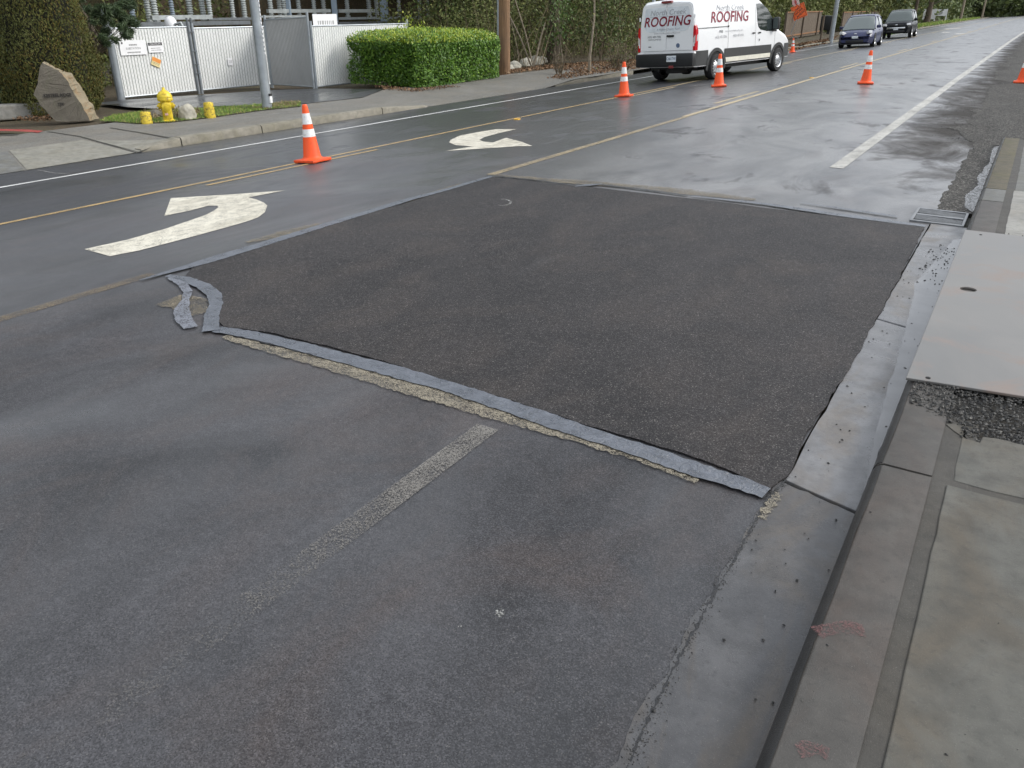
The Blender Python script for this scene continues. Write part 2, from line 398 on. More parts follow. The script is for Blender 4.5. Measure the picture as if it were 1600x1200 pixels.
t = NT('tar_black'); t.set((.012, .012, .013), .45); t.bump(t.noise(t.pos, 60), .5, .006)
t = NT('water_film'); p = t.pos
e = t.noise(p, 5, 4); t.set(t.ramp(e, [(.3, (.115, .115, .117)), (.7, (.165, .165, .167))]), .22, **{'Specular IOR Level': .4}); t.bump(t.noise(p, 14, 3), .15, .002)
t = NT('grit'); t.set(t.ramp(t.g.outputs['Random Per Island'], [(0, (.008, .008, .008)), (.7, (.03, .029, .026)), (1, (.09, .085, .075))]), .6)
t = NT('steel_plate'); p = t.pos
a = t.noise(p, 1.3, 6, .6, .8); b_ = t.noise(t.map(p, (1, 1, 1), (4, 2, 1)), 2.2, 6, .65, 1.2); f = t.noise(p, 180, 3)
c = t.mix(t.ramp(a, [(.35, 0), (.65, 1)]), (.128, .124, .116), (.188, .180, .168)); c = t.mix(t.ramp(b_, [(.52, 0), (.74, .75)]), c, (.21, .14, .105))
c = t.mix(t.ramp(f, [(.25, .35), (.45, 0)]), c, (.12, .1, .09)); t.set(c, t.ramp(a, [(.3, .34), (.7, .52)]), .12); t.bump(t.math('ADD', b_, t.math('MULTIPLY', f, .2)), .3, .002)
paint('cast_iron', (.19, .195, .20), .38, .5, .3, 14, bump=.003); paint('pit_black', (.006, .006, .006), .9)
t = NT('soil'); p = t.pos
a = t.noise(p, .9, 6, .65); f = t.noise(p, 14, 6, .7); v = t.sep(t.voro(p, 40, 'Color'), 0)
c = t.ramp(a, [(.3, (.045, .035, .02)), (.5, (.075, .06, .032)), (.7, (.05, .065, .022))]); c = t.mix(t.ramp(v, [(.6, 0), (.9, .55)]), c, (.17, .10, .05)); c = t.mix(t.ramp(f, [(.3, .5), (.6, 0)]), c, (.015, .013, .009))
t.set(c, .95); t.bump(t.math('ADD', f, v), 1, .03)
t = NT('cone_orange'); nz = t.noise(t.map(t.obj, (1, 1, .4)), 7, 6, .7); ns = t.noise(t.obj, 45, 4, .7); c = t.mix(t.ramp(nz, [(.5, 0), (.75, .55)]), (.90, .092, .008), (.42, .06, .02)); c = t.mix(t.ramp(ns, [(.6, 0), (.75, .5)]), c, (.16, .06, .035)); t.set(c, t.ramp(nz, [(.3, .38), (.7, .6)])); t.bump(nz, .15, .01)
paint('cone_orange_faded', (.86, .15, .09), .5, 0, .1, 9)
t = NT('cone_white'); nz = t.noise(t.obj, 20, 5); t.set(t.ramp(nz, [(.3, (.50, .49, .46)), (.48, (.76, .76, .74)), (.7, (.82, .82, .81))]), .35)
paint('cone_base', (.72, .075, .012), .6, 0, .25, 16)
t = NT('hydrant_yellow'); nz = t.noise(t.obj, 14, 6, .7); t.set(t.ramp(nz, [(.32, (.22, .15, .02)), (.46, (.58, .42, .02)), (.7, (.74, .58, .04))]), .42); t.bump(nz, .3, .01)
t = NT('chipped_yellow'); nz = t.noise(t.obj, 22, 6, .75); t.set(t.ramp(nz, [(.42, (.09, .08, .045)), (.47, (.58, .42, .03)), (.7, (.72, .56, .05))]), .6); t.bump(nz, .5, .02)
paint('reflector_amber', (.75, .42, .05), .3); paint('sticker_pink', (.70, .42, .36), .6)
t = NT('boulder_stone'); p = t.obj
a = t.noise(p, 2.4, 6, .65, .6); f = t.noise(p, 30, 6, .7); v = t.noise(t.map(p, (1, 1, .35)), 6, 5, .6, 1)
c = t.ramp(a, [(.3, (.092, .082, .065)), (.55, (.13, .116, .092)), (.75, (.165, .147, .118))]); c = t.mix(t.ramp(v, [(.52, 0), (.75, .5)]), c, (.12, .12, .075)); c = t.mix(t.ramp(f, [(.25, .5), (.5, 0)]), c, (.06, .052, .04))
t.set(c, .85); t.bump(t.math('ADD', a, t.math('MULTIPLY', f, .5)), .8, .03)
t = NT('boulder_pale'); p = t.obj
a = t.noise(p, 4, 6, .65, .6); f = t.noise(p, 34, 6, .7)
c = t.ramp(a, [(.3, (.17, .14, .085)), (.5, (.25, .21, .14)), (.68, (.24, .14, .06)), (.8, (.27, .255, .21))]); c = t.mix(t.ramp(f, [(.25, .4), (.5, 0)]), c, (.12, .10, .06)); t.set(c, .85); t.bump(t.math('ADD', a, t.math('MULTIPLY', f, .5)), .8, .03)
paint('engraving', (.022, .02, .018), .9); paint('pale_stone', (.36, .34, .28), .85, 0, .35, 9, bump=.01)
paint('galvanised', (.36, .39, .41), .42, .55, .18, 5, bump=.002); paint('galvanised_dark', (.16, .175, .185), .5, .5, .2, 8)
paint('slat_white', (.76, .77, .745), .5, 0, .05, 3); paint('slat_shade_and_print', (.36, .365, .36), .55, 0, .08, 3); paint('sign_white', (.80, .80, .80), .4, 0, .03); paint('sign_black', (.02, .02, .02), .5); paint('sign_text', (.10, .10, .10), .6)
paint('sticker_orange', (.75, .28, .06), .5); paint('sticker_yellow', (.72, .60, .30), .5)
paint('porcelain', (.42, .45, .44), .28, 0, .12, 8); paint('porcelain_blue', (.26, .31, .36), .3, 0, .12, 8); paint('steel_blue', (.27, .33, .39), .5, .2, .12, 4); paint('bus_metal', (.42, .45, .45), .4, .5, .15, 5)
t = NT('pole_wood'); p = t.obj
g_ = t.noise(t.map(p, (14, 14, .5)), 3, 6, .65); k = t.noise(p, 1.5, 4)
c = t.ramp(g_, [(.3, (.10, .055, .028)), (.5, (.22, .125, .06)), (.7, (.33, .20, .105))]); c = t.mix(t.ramp(k, [(.4, .5), (.65, 0)]), c, (.13, .085, .055)); t.set(c, .85); t.bump(g_, .8, .02)
t = NT('plank_wood'); p = t.pos
g_ = t.noise(t.map(p, (9, 9, .8)), 3, 5, .65); c = t.ramp(g_, [(.3, (.08, .058, .04)), (.55, (.135, .105, .075)), (.75, (.19, .15, .11))]); t.set(c, .9); t.bump(g_, .6, .01)
paint('rail_wood', (.22, .11, .045), .85, 0, .3, 5)
t = NT('bark'); p = t.obj; g_ = t.noise(t.map(p, (6, 6, 1.2)), 4, 6, .7); t.set(t.ramp(g_, [(.3, (.045, .034, .024)), (.6, (.11, .085, .06)), (.8, (.17, .14, .10))]), .95); t.bump(g_, 1, .03)
paint('pale_bark', (.24, .20, .145), .9, 0, .4, 12, bump=.01); paint('straw_twig', (.20, .16, .10), .95, 0, .4, 2); paint('twig', (.13, .10, .065), .95, 0, .4, 4)
def foliage(name, stops, rough=.6, trans=.12, patch=None):
    t = NT(name); c = t.ramp(t.g.outputs['Random Per Island'], stops); n_ = t.noise(t.pos, 1.6, 3)
    c = t.mix(t.math('MULTIPLY', t.ramp(n_, [(.35, 1), (.65, 0)]), .45), c, stops[0][1])
    if patch: c = t.mix(t.ramp(t.noise(t.pos, .55, 4, .6), [(.42, 0), (.62, .75)]), c, patch)
    t.set(c, rough)
    tr = t.n.new('ShaderNodeBsdfTranslucent'); t.link(c, tr.inputs[0]); ms = t.n.new('ShaderNodeMixShader'); ms.inputs[0].default_value = trans
    t.link(t.b.outputs[0], ms.inputs[1]); t.link(tr.outputs[0], ms.inputs[2]); t.link(ms.outputs[0], t.out.inputs[0])
foliage('thuja_leaf', [(0, (0.038, 0.046, 0.007)), (.35, (0.077, 0.087, 0.010)), (.6, (0.106, 0.103, 0.013)), (.85, (0.143, 0.103, 0.016)), (1, (0.162, 0.094, 0.016))], .8, .12, (.075, .085, .018))
foliage('dark_conifer_leaf', [(0, (0.015, 0.027, 0.015)), (.5, (0.033, 0.057, 0.027)), (1, (0.075, 0.105, 0.045))], .7)
foliage('pine_needle', [(0, (0.028, 0.049, 0.020)), (.6, (0.063, 0.105, 0.039)), (1, (0.140, 0.182, 0.084))], .6)
foliage('laurel_leaf', [(0, (0.044, 0.096, 0.014)), (.4, (0.096, 0.211, 0.025)), (.8, (0.166, 0.316, 0.035)), (1, (0.281, 0.421, 0.053))], .5, .2)
foliage('laurel_young', [(0, (0.186, 0.288, 0.025)), (.5, (0.338, 0.423, 0.034)), (1, (0.506, 0.524, 0.068))], .4, .25)
foliage('shrub_leaf', [(0, (0.054, 0.090, 0.025)), (.6, (0.117, 0.198, 0.045)), (1, (0.234, 0.342, 0.090))], .45, .2)
foliage('wood_leaf', [(0, (0.050, 0.057, 0.021)), (.35, (0.112, 0.125, 0.038)), (.65, (0.188, 0.189, 0.057)), (.88, (0.188, 0.260, 0.063)), (1, (0.351, 0.297, 0.106))], .85, .1, (.13, .15, .045))
foliage('wood_green', [(0, (0.040, 0.056, 0.020)), (.5, (0.090, 0.124, 0.036)), (1, (0.170, 0.210, 0.060))], .7, .15)
foliage('dry_leaf', [(0, (0.077, 0.044, 0.022)), (.5, (0.176, 0.094, 0.044)), (.85, (0.275, 0.154, 0.077)), (1, (0.363, 0.253, 0.154))], .9, .05)
foliage('grass_blade', [(0, (0.112, 0.202, 0.034)), (.55, (0.224, 0.381, 0.056)), (.85, (0.448, 0.493, 0.112)), (1, (0.672, 0.538, 0.224))], .7, .2)
foliage('straw', [(0, (.16, .12, .06)), (.6, (.30, .24, .13)), (1, (.42, .36, .22))], .85, .15)
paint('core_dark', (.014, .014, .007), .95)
t = NT('van_white'); nz = t.noise(t.obj, 2.5, 5, .6)
t.set(t.mix(t.ramp(nz, [(.5, 0), (.75, .18)]), (.80, .81, .81), (.55, .53, .50)), .3, **{'Coat Weight': .5, 'Coat Roughness': .08})
paint('van_plastic', (.034, .036, .036), .55, 0, .15, 8); paint('van_black', (.010, .011, .012), .5, 0, .2, 6); paint('rocker_cream', (.68, .66, .56), .45, 0, .12, 4)
paint('tyre', (.016, .016, .016), .75, 0, .3, 20); paint('wheel_silver', (.50, .51, .52), .35, .7, .12, 10); paint('wheel_shade', (.03, .03, .03), .7)
t = NT('glass_dark'); t.set((.022, .030, .030), .06, **{'Specular IOR Level': .6, 'Coat Weight': .5}); t.bump(t.noise(t.obj, 1.5, 2), .05, .01)
t = NT('glass_screen'); t.set((.075, .095, .09), .07, **{'Specular IOR Level': .6, 'Coat Weight': .4}); t.bump(t.noise(t.obj, 1.5, 2), .05, .01)
paint('lamp_red', (.52, .012, .02), .2, 0, .1, 8, coat=.5); paint('lamp_clear', (.66, .66, .66), .15, .2, .15, 20, coat=.6); paint('lamp_red_dull', (.20, .03, .03), .4)
paint('seam', (.16, .165, .165), .6); paint('letter_red', (.20, .008, .026), .4); paint('letter_grey', (.36, .37, .39), .4); paint('letter_dark', (.10, .105, .11), .4); paint('plate_white', (.66, .70, .72), .4); paint('plate_text', (.10, .14, .22), .5)
paint('car_blue', (.007, .013, .07), .38, 0, .15, 3, coat=.25); paint('car_navy', (.002, .003, .006), .30, 0, .15, 3).set(**{'Specular IOR Level': .2}); paint('chrome', (.62, .63, .64), .15, 1, .05, 5); paint('car_trim', (.01, .01, .011), .5)
paint('work_orange', (.88, .14, .02), .4, 0, .06, 4); paint('flag_pink', (.65, .40, .38), .7); paint('flag_red', (.45, .08, .07), .7); paint('cabinet_dark', (.012, .014, .016), .5); paint('paint_green', (.03, .11, .05), .6)

# ------------------------------------------------------------------ the setting
def struct(o): o['kind'] = 'structure'; return o
Y0, Y1 = -8.0, 300.0
def gz(x): return -.62 if -15.1 < x < XK+.3 else (zp(x)-.06 if x < -.2 else -.06)
xs = [-220, -60, -31.75, XS, -15.15, -15.05, XK-.01, XK+.25, XK+.35, XC, -.2, 6, 120]
mb = MB(); vs = []; fs = []
for yy in (-60, 420):
    vs += [(x, yy, gz(x)) for x in xs]
n = len(xs); fs = [(i, i+1, n+i+1, n+i) for i in range(n-1)]
mb.add(vs, fs); struct(mb.build('ground', 'soil'))
# carriageway
GE = -.50                                   # edge of asphalt along the near gutter
mb = MB(); ys = [Y0, 3, 6, 10, 20, 40, 80, 160, Y1]
KE = G(1570, 225).y                         # where the near kerb ends
for i in range(len(ys)-1):
    for xa, xb in ((XK, XC), (XC, GE)):
        mb.add([(xa, ys[i], zp(xa)), (xb, ys[i], zp(xb)), (xb, ys[i+1], zp(xb)), (xa, ys[i+1], zp(xa))], [(0, 1, 2, 3)])
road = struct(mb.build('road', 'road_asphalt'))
ap = [(GE-.25+.5*mnoise.noise(Vector((0, y*.5, 4)))+.25*mnoise.noise(Vector((0, y*1.7, 9)))-.012*min(y-KE, 30), y) for y in np.arange(KE+.2, 80, .3)]
struct(MB().sheet([(14, Y1), (-1.2, Y1)]+ap[::-1]+[(GE-.1, KE), (GE+.25, KE-.25), (14, KE-.25)], lambda x, y: .005).build('side_apron', 'gravelly_asphalt'))

def zr(x, y): return zp(x)
# fresh asphalt patch
PL = [G(*p) for p in ((770, 278), (900, 291), (1100, 314), (1250, 333), (1444, 357))]
PR = [(GE+.01, 5.6), (GE+.015, 4.2), (GE-.01, 3.35), (GE+.01, 2.95), (-.53, 2.80)]
PN = [G(*p) for p in ((1205, 768), (1100, 722), (1000, 690), (900, 662), (800, 628), (700, 598), (600, 566), (500, 540), (420, 521), (350, 512), (337, 500), (343, 480), (348, 468), (330, 450), (290, 434))]
PW = [G(*p) for p in ((300, 421), (400, 390), (520, 352), (640, 317), (720, 291))]
poly = rough_poly([(q[0], q[1]) for q in PL]+PR+[(q[0], q[1]) for q in PN]+[(q[0], q[1]) for q in PW], .05, .006)
struct(MB().prism(poly, .0035, .010).build('asphalt_patch', 'patch_asphalt'))
# tar sealant bands round the patch
def band(name, pix, wid, mat, lift, jit=.0035, step=.03):
    pts = [G(*p) for p in pix]
    o = ribbon(pts, wid, lift, jit=jit, step=step).build(name, mat, road); return o
def prof(vals):
    return lambda u: float(np.interp(u, np.linspace(0, 1, len(vals)), vals))
band('sealant_band', [(1197, 774), (1150, 757), (1080, 735), (1000, 707), (900, 674), (800, 640), (700, 607), (620, 584), (540, 563), (470, 544), (400, 527), (340, 517)], prof([.09, .115, .11, .12, .115, .11, .125, .115, .11, .10, .09]), 'tar_sealant', .0120, .006)
band('sealant_band', [(330, 520), (331, 497), (338, 478), (335, 462), (318, 449), (290, 438), (262, 433)], prof([.10, .09, .085, .09, .10, .09, .05]), 'tar_sealant', .0135)
band('sealant_band', [(299, 515), (288, 502), (284, 487), (290, 473), (294, 459), (286, 446), (266, 436)], prof([.08, .10, .095, .045, .06, .07, .04]), 'tar_crumbled', .0130)
band('sealant_band', [(220, 440), (250, 431), (290, 420), (400, 387), (520, 350), (640, 313), (700, 297), (768, 277)], prof([.02, .12, .11, .10, .09, .10, .08, .07, .06]), 'tar_sealant', .0125)
band('sealant_band', [(1080, 308), (1200, 321), (1300, 336), (1400, 349), (1445, 355)], prof([.03, .06, .10, .12, .07]), 'tar_sealant', .0130)
band('sealant_band', [(1250, 318), (1340, 331), (1402, 340)], prof([.02, .06, .05]), 'tar_sealant', .0120)
band('sealant_band', [(898, 293), (915, 291), (940, 289)], prof([.03, .09, .03]), 'tar_sealant', .0128)
band('sealant_edge', [(760, 275), (850, 284), (897, 292)], .035, 'tar_black', .0118); band('sealant_edge', [(940, 290), (1010, 298), (1075, 307)], .045, 'tar_black', .0118)
band('sealant_edge', [(1195, 779), (1080, 741), (900, 682), (800, 648), (700, 614), (540, 570), (400, 534), (345, 522)], .012, 'tar_black', .0102, .008)
# sand left along the cut
band('sand_band', [(1090, 754), (1000, 719), (900, 687), (800, 657), (700, 625), (620, 601), (540, 578), (470, 559), (400, 541), (350, 527)], prof([.03, .05, .065, .10, .125, .14, .12, .10, .08, .05]), 'sand_residue', .0072, .009, .02)
band('sand_band', [(775, 274), (850, 282), (930, 287), (1050, 298), (1180, 313)], prof([.10, .22, .20, .25, .10]), 'sand_residue_thin', .0072, .02)
band('sand_band', [(385, 380), (440, 367), (500, 350)], prof([.08, .22, .06]), 'sand_residue_thin', .0072, .02)
band('sand_band', [(262, 470), (305, 478), (322, 490)], prof([.2, .25, .2]), 'sand_residue_thin', .0070, .02)

ribbon([G(1190, 812), G(1203, 790), G(1216, 772)], .03, .006, step=.01, jit=.012).build('sand_band', 'sand_residue', road)
# painted markings
def line(name, X, ya, yb, wd, mat, lift=.004):
    return ribbon([(X, ya), (X, yb)], wd, lift, step=4).build(name, mat, road)
WN, YN, YF, WL = G(785, 660).x, G(105, 471).x, G(640, 219).x, G(680, 177).x
line('edge_line', WN-.03, .2, 2.66, .115, 'white_paint_ghost')
ribbon([(WN-.04, G(1310, 263).y), (WN-.03, 25), (-1.66, 60), (-1.3, 120), (-1.3, 280)], .16, .004, step=3).build('edge_line', 'white_paint_old', road)
line('centre_line', YN-.04, -4, 3.3, .11, 'yellow_paint_ghost'); line('centre_line', YN+.02, 3.9, 7.1, .10, 'yellow_paint_ghost')
line('centre_line', YN-.02, 7.7, 14, .11, 'yellow_paint_mid'); line('centre_line', YN-.05, 14, 280, .12, 'yellow_paint_pale', .005)
for k in range(16):
    ya = 16.5+k*12.2; line('centre_dash', YN-.34, ya, ya+3.0, .10, 'yellow_paint_pale')
line('turn_lane_line', YF, -6, 22, .085, 'yellow_paint'); line('turn_lane_line', YF, 22, 280, .10, 'yellow_paint_pale')
line('turn_lane_dash', YF+.24, 6.2, 9.3, .075, 'yellow_paint')
for k in range(1, 14): line('turn_lane_dash', YF+.24, 6.2+12.2*k, 9.2+12.2*k, .09, 'yellow_paint_pale')
line('edge_line', WL, -6, 280, .10, 'white_paint_crisp')
def decal(name, pix, mat, lift=.0045):
    MB().sheet([(q.x, q.y) for q in (G(*p) for p in pix)], lambda x, y: zp(x)+lift).build(name, mat, road)
A1 = [(132, 390), (200, 375), (262, 357), (300, 344), (320, 337), (334, 330), (341, 325), (340, 322), (326, 322), (300, 329), (257, 338), (267, 310), (350, 305), (446, 298), (388, 309), (400, 312), (412, 317), (418, 322), (414, 332), (404, 340), (388, 346), (350, 357), (280, 376), (218, 392), (172, 401)]
A1 = [(p[0], p[1]) for p in A1]
decal('turn_arrow', A1, 'white_paint_arrow')
A2 = [(696, 236.3), (738, 229.3), (712, 227.2), (702, 223), (704, 219), (718, 212.5), (745, 207), (775, 202.3), (807, 202.3), (780, 208.3), (757, 214.5), (749, 219.0), (756, 221.8), (770, 223), (791, 215.6), (815, 222), (832, 228.6), (810, 228.8), (770, 231.5)]
decal('turn_arrow', A2, 'white_paint_arrow')
def rough_px(cx, cy, rx, ry): return [(cx+rx*math.cos(a)*random.uniform(.5, 1.1), cy+ry*math.sin(a)*random.uniform(.5, 1.1)) for a in [R(x) for x in range(0, 360, 24)]]
# distant crossing bars and a scribble of chalk
for pix in ([(1470, 50), (1482, 50), (1485, 51.5), (1473, 51.5)], [(1492, 52), (1506, 52), (1509, 53), (1495, 53.4)], [(1474, 45), (1500, 43.5), (1502, 44.4), (1478, 46)]): decal('lane_bar', pix, 'white_paint_old')
ring = [G(785+13*math.cos(a), 318+5*math.sin(a)) for a in [R(x) for x in range(-100, 120, 12)]]
ribbon(ring, .022, .0125, step=.03, jit=.003).build('chalk_arc', 'chalk_mark', road)
ribbon([G(60, 266), G(85, 271), G(108, 272)], .03, .005, step=.2).build('chalk_arc', 'chalk_mark', road)
ribbon([G(1060, 148), G(1100, 147), G(1124, 146)], .05, .005, step=.2).build('chalk_arc', 'chalk_mark', road)
decal('pale_splash', rough_px(780, 960, 11, 8), 'chalk_mark'); decal('pale_splash', rough_px(719, 980, 4, 2.5), 'chalk_mark')
for pix in ((808, 187), (1268, 122)):
    g = G(*pix); o = MB().box((0, 0, .010), (.10, .10, .02), bev=.008).build('road_stud', 'reflector_amber'); o.location = g
    tag(o, 'small amber road stud on the far yellow line near the curved arrow' if pix[0] < 900 else 'small amber road stud beside the yellow line beyond the van', 'road stud', 'amber road studs')

# near gutter, kerb and pavement ------------------------------------------------
CF0, CT, CB = -.20, .125, .015          # kerb face, kerb top height, back of kerb
gut = struct(empty('gutter'))
def panel(name, mat, poly, z0, z1, parent, amp=.004, bev=.006, step=.12):
    return MB().prism(rough_poly(poly, step, amp), z0, z1).build(name, mat, parent, bevel=bev)
yj = 2.93
def gpoly(ya, yb): return [(GE+.004, ya), (CF0+.002, ya-.06), (CF0+.002, yb-.06), (GE+.004, yb)]
YGR0, YGR1 = 7.92, 8.40
MB().prism(rough_poly([(GE-.03, Y0), (CF0+.03, Y0), (CF0+.03, yj-.10), (GE-.02, yj-.02)], .03, .010), -.1, .0022).build('gutter_panel', 'gutter_worn', gut)
panel('gutter_panel', 'gutter_concrete', [(GE+.01, yj), (CF0+.002, yj-.08), (CF0+.002, 5.0), (GE+.008, 5.1)], -.1, .004, gut, bev=.003)
panel('gutter_panel', 'gutter_concrete', [(GE+.008, 5.115), (CF0+.002, 5.015), (CF0+.002, YGR0+.005), (GE+.008, YGR0+.005)], -.1, .005, gut)
panel('gutter_panel', 'gravelly_asphalt', [(GE-.02, YGR1+.13), (CF0+.01, YGR1+.13), (CF0+.01, KE), (GE-.02, KE)], -.1, .003, gut, .02, .001)
MB().prism([(GE+.004, YGR0+.01), (CF0, YGR0+.01), (CF0, YGR1+.125), (GE+.004, YGR1+.125)], -.1, -.03).build('gutter_bed', 'grimy_joint', gut)
# film of water along the kerb
wp = [(CF0-.001, 7.5), (-.27, 7.4), (-.30, 7.0), (-.33, 6.6), (-.385, 6.0), (-.35, 5.6), (-.315, 5.0), (-.29, 4.5), (-.27, 4.0), (-.25, 3.6), (-.225, 3.3), (CF0-.001, 3.0)]
struct(MB().prism(rough_poly(wp, .03, .004), .0, .0052).build('water_film', 'water_film'))
wp = [(CF0-.002, 8.6), (CF0-.002, 13.3), (-.27, 13.0), (-.24, 11.6), (-.30, 10.7), (-.26, 10.0), (-.33, 9.4), (-.29, 8.8)]
struct(MB().prism(rough_poly(wp, .06, .008), .0, .0065).build('water_film', 'water_glint'))
kerb = struct(empty('kerb'))
def kerb_block(ya, yb, mat, parent=kerb, top=CT, ya2=None):
    pr = [(CF0, -.1), (CF0+.012, top-.035), (CF0+.022, top-.013), (CF0+.045, top), (CB, top), (CB, -.1)]
    n_ = max(2, int((yb-ya)/.12)); rings = []
    for k in range(n_+1):
        y = ya+(yb-ya)*k/n_
        rings.append([(x+(.004*mnoise.noise(Vector((y*4, i, 1))) if 0 < i < 4 else 0), y, z) for i, (x, z) in enumerate(pr)])
    o = MB().loft(rings).build('kerb_block', mat, parent, smooth=True, fixn=True)
    rr = [[(x-(.0025 if i < 5 else 0), y, z+(.0022 if i >= 2 else 0)) for i, (x, z) in enumerate([(CF0, .0), (CF0+.006, .05), (CF0+.012, top-.035), (CF0+.022, top-.013), (CF0+.040+.006*mnoise.noise(Vector((y*3, 7, 0))), top-.001), (CF0+.035, top-.012), (CF0+.02, top-.05)])] for y in np.arange(ya+.005, yb, .1).tolist()+[yb-.005]]
    MB().loft(rr).build('kerb_nose', 'curb_nose_dark', o, smooth=True, fixn=True)
    return o
YP0, YP1 = G(1425, 597, CT).y, G(1508, 362, CT).y      # ends of the steel plate
YJ = G(1388, 727, CT).y
kerb_block(Y0, YJ-.008, 'kerb_concrete'); kerb_block(YJ+.008, YP0+.05, 'kerb_concrete')
kerb_block(YP0+.06, YP1-.05, 'kerb_concrete')
yk1, yk2, yk3 = YP1+.02, G(1540, 313, CT).y, G(1545, 294, CT).y
kerb_block(yk1, yk2-.01, 'kerb_concrete'); kerb_block(yk2+.01, yk3-.01, 'grey_concrete'); kerb_block(yk3+.01, KE-.3, 'yellowed_concrete')
pav = struct(empty('pavement'))
def slab(poly, mat, top, name='paving_slab', amp=.004): return panel(name, mat, poly, -.1, top, pav, amp, .004)
SX = CB+.045
slab([(CB-.05, Y0), (SX+.08, Y0), (SX+.08, 3.66), (CB-.05, 3.66)], 'joint_dirt', CT-.0058, 'joint_bed', 0)
slab([(CB-.05, YP1+.001), (SX+.08, YP1+.001), (SX+.08, KE-.36), (CB-.05, KE-.36)], 'joint_dirt', CT-.0035, 'joint_bed', 0)
slab([(SX, Y0), (2.9, Y0), (2.9, YJ-.03), (SX+.01, YJ-.03)], 'sidewalk_concrete', CT)
TB = [(q.x, q.y) for q in (G(px, py, CT) for px, py in ((1480, 662), (1492, 672), (1510, 684), (1531, 690), (1536, 681), (1560, 684), (1600, 694), (1700, 712)))]
slab([(SX+.03, YJ+.02), (2.9, YJ+.02), (2.9, TB[-1][1])]+TB[::-1]+[(SX+.02, TB[0][1]+.03)], 'sidewalk_concrete', CT-.003, amp=.006)
slab([(CF0+.06, YJ-.08), (2.9, YJ-.08), (2.9, YJ+.07), (CF0+.06, YJ+.07)], 'joint_dirt', CT-.0070, 'joint_bed')
slab([(CB+.003, 2.3), (2.9, 2.3), (2.9, YP1+.03), (CB+.003, YP1+.03)], 'trench_soil', CT-.028, 'trench_bed')
ys1 = G(1580, 297, CT).y
slab([(SX+.02, YP1+.06), (2.6, YP1+.06), (2.6, ys1-.01), (SX+.02, ys1-.01)], 'pale_concrete', CT)
slab([(SX+.03, ys1+.01), (2.6, ys1+.01), (2.6, KE-.35), (SX+.02, KE-.35)], 'grey_concrete', CT-.002)
slab([(CB+.004, KE-.29), (2.6, KE-.34), (2.6, KE-.20), (CF0+.03, KE-.16), (CF0+.02, KE-.29)], 'yellowed_concrete', CT-.03, 'end_kerb')
# steel plate over the trench
pl = empty('steel_plate', (0, 0, 0)); tag(pl, 'large pale steel road plate with a lifting hole covering the pavement trench', 'steel plate')
xL = CF0+.004
outline = [(xL, YP0), (1.30, YP0+.21), (1.22, YP1+.05), (xL, YP1)]
hc = G(1513, 451, CT+.02); hr = .047
# plate with the hole really cut through: ring of quads round the hole
mb = MB(); nh = 32
def edge_pt(a):
    d = Vector((math.cos(a), math.sin(a))); best = None
    for i in range(4):
        p, q = Vector(outline[i]), Vector(outline[(i+1) % 4]); e_ = q-p; den = d.x*e_.y-d.y*e_.x
        if abs(den) < 1e-9: continue
        w_ = p-Vector((hc.x, hc.y)); t_ = (w_.x*e_.y-w_.y*e_.x)/den; u_ = (w_.x*d.y-w_.y*d.x)/den
        if t_ > 0 and -1e-6 <= u_ <= 1+1e-6 and (best is None or t_ < best): best = t_
    return Vector((hc.x, hc.y))+d*best
angs = sorted([2*math.pi*k/nh for k in range(nh)]+[math.atan2(p[1]-hc.y, p[0]-hc.x) % (2*math.pi) for p in outline]); na = len(angs)
z0_, z1_ = CT+.003, CT+.017
for zz in (z1_, z0_):
    mb.v += [(hc.x+hr*math.cos(a), hc.y+hr*math.sin(a), zz) for a in angs]+[(*edge_pt(a), zz) for a in angs]
for k in range(na):
    j = (k+1) % na
    mb.f += [(k, na+k, na+j, j), (2*na+j, 3*na+j, 3*na+k, 2*na+k), (na+k, 3*na+k, 3*na+j, na+j), (j, 2*na+j, 2*na+k, k)]
mb.build('plate', 'steel_plate', pl, bevel=.003)
for pix, rr in (((1451, 587), .011), ((1533, 364.5), .010)):
    g = G(*pix, CT+.029); MB().lathe([(rr*.3, 0), (rr, 0.0), (rr, .004), (rr*.3, .004)], 14, (g.x, g.y, CT+.0155)).build('bolt', 'pit_black', pl)
# storm drain grate
gr = empty('drain_grate', (0, 0, 0)); tag(gr, 'cast iron storm drain grate with slanted bars in the gutter', 'drain grate')
g0, g1 = YGR0+.03, YGR1+.10; gx0, gx1 = GE-.17, CF0-.03
MB().prism([(gx0+.02, g0+.02), (gx1-.02, g0+.02), (gx1-.02, g1-.02), (gx0+.02, g1-.02)], -.028, -.022).build('pit', 'pit_black', gr)
mb = MB(); mb.box(((gx0+gx1)/2, g0, 0), (gx1-gx0, .035, .03)); mb.box(((gx0+gx1)/2, g1, 0), (gx1-gx0, .035, .03)); mb.box((gx0+.012, (g0+g1)/2, 0), (.024, g1-g0-.036, .03)); mb.box((gx1-.012, (g0+g1)/2, 0), (.024, g1-g0-.036, .03)); mb.box(((gx0+gx1)/2, (g0+g1)/2, 0.001), (gx1-gx0-.05, .05, .03))
mb.build('rim', 'cast_iron', gr, bevel=.004)
for half in (0, 1):
    ya, yb = (g0+.018, (g0+g1)/2-.026) if half == 0 else ((g0+g1)/2+.026, g1-.018)
    for k in range(5):
        y_ = ya+.03+k*(yb-ya-.045)/5; w_ = .016; sl_ = .03
        MB().prism([(gx0+.026, y_+sl_), (gx1-.026, y_-sl_*.6), (gx1-.026, y_-sl_*.6+w_), (gx0+.026, y_+sl_+w_)], -.015, .012).build('bar', 'cast_iron', gr)

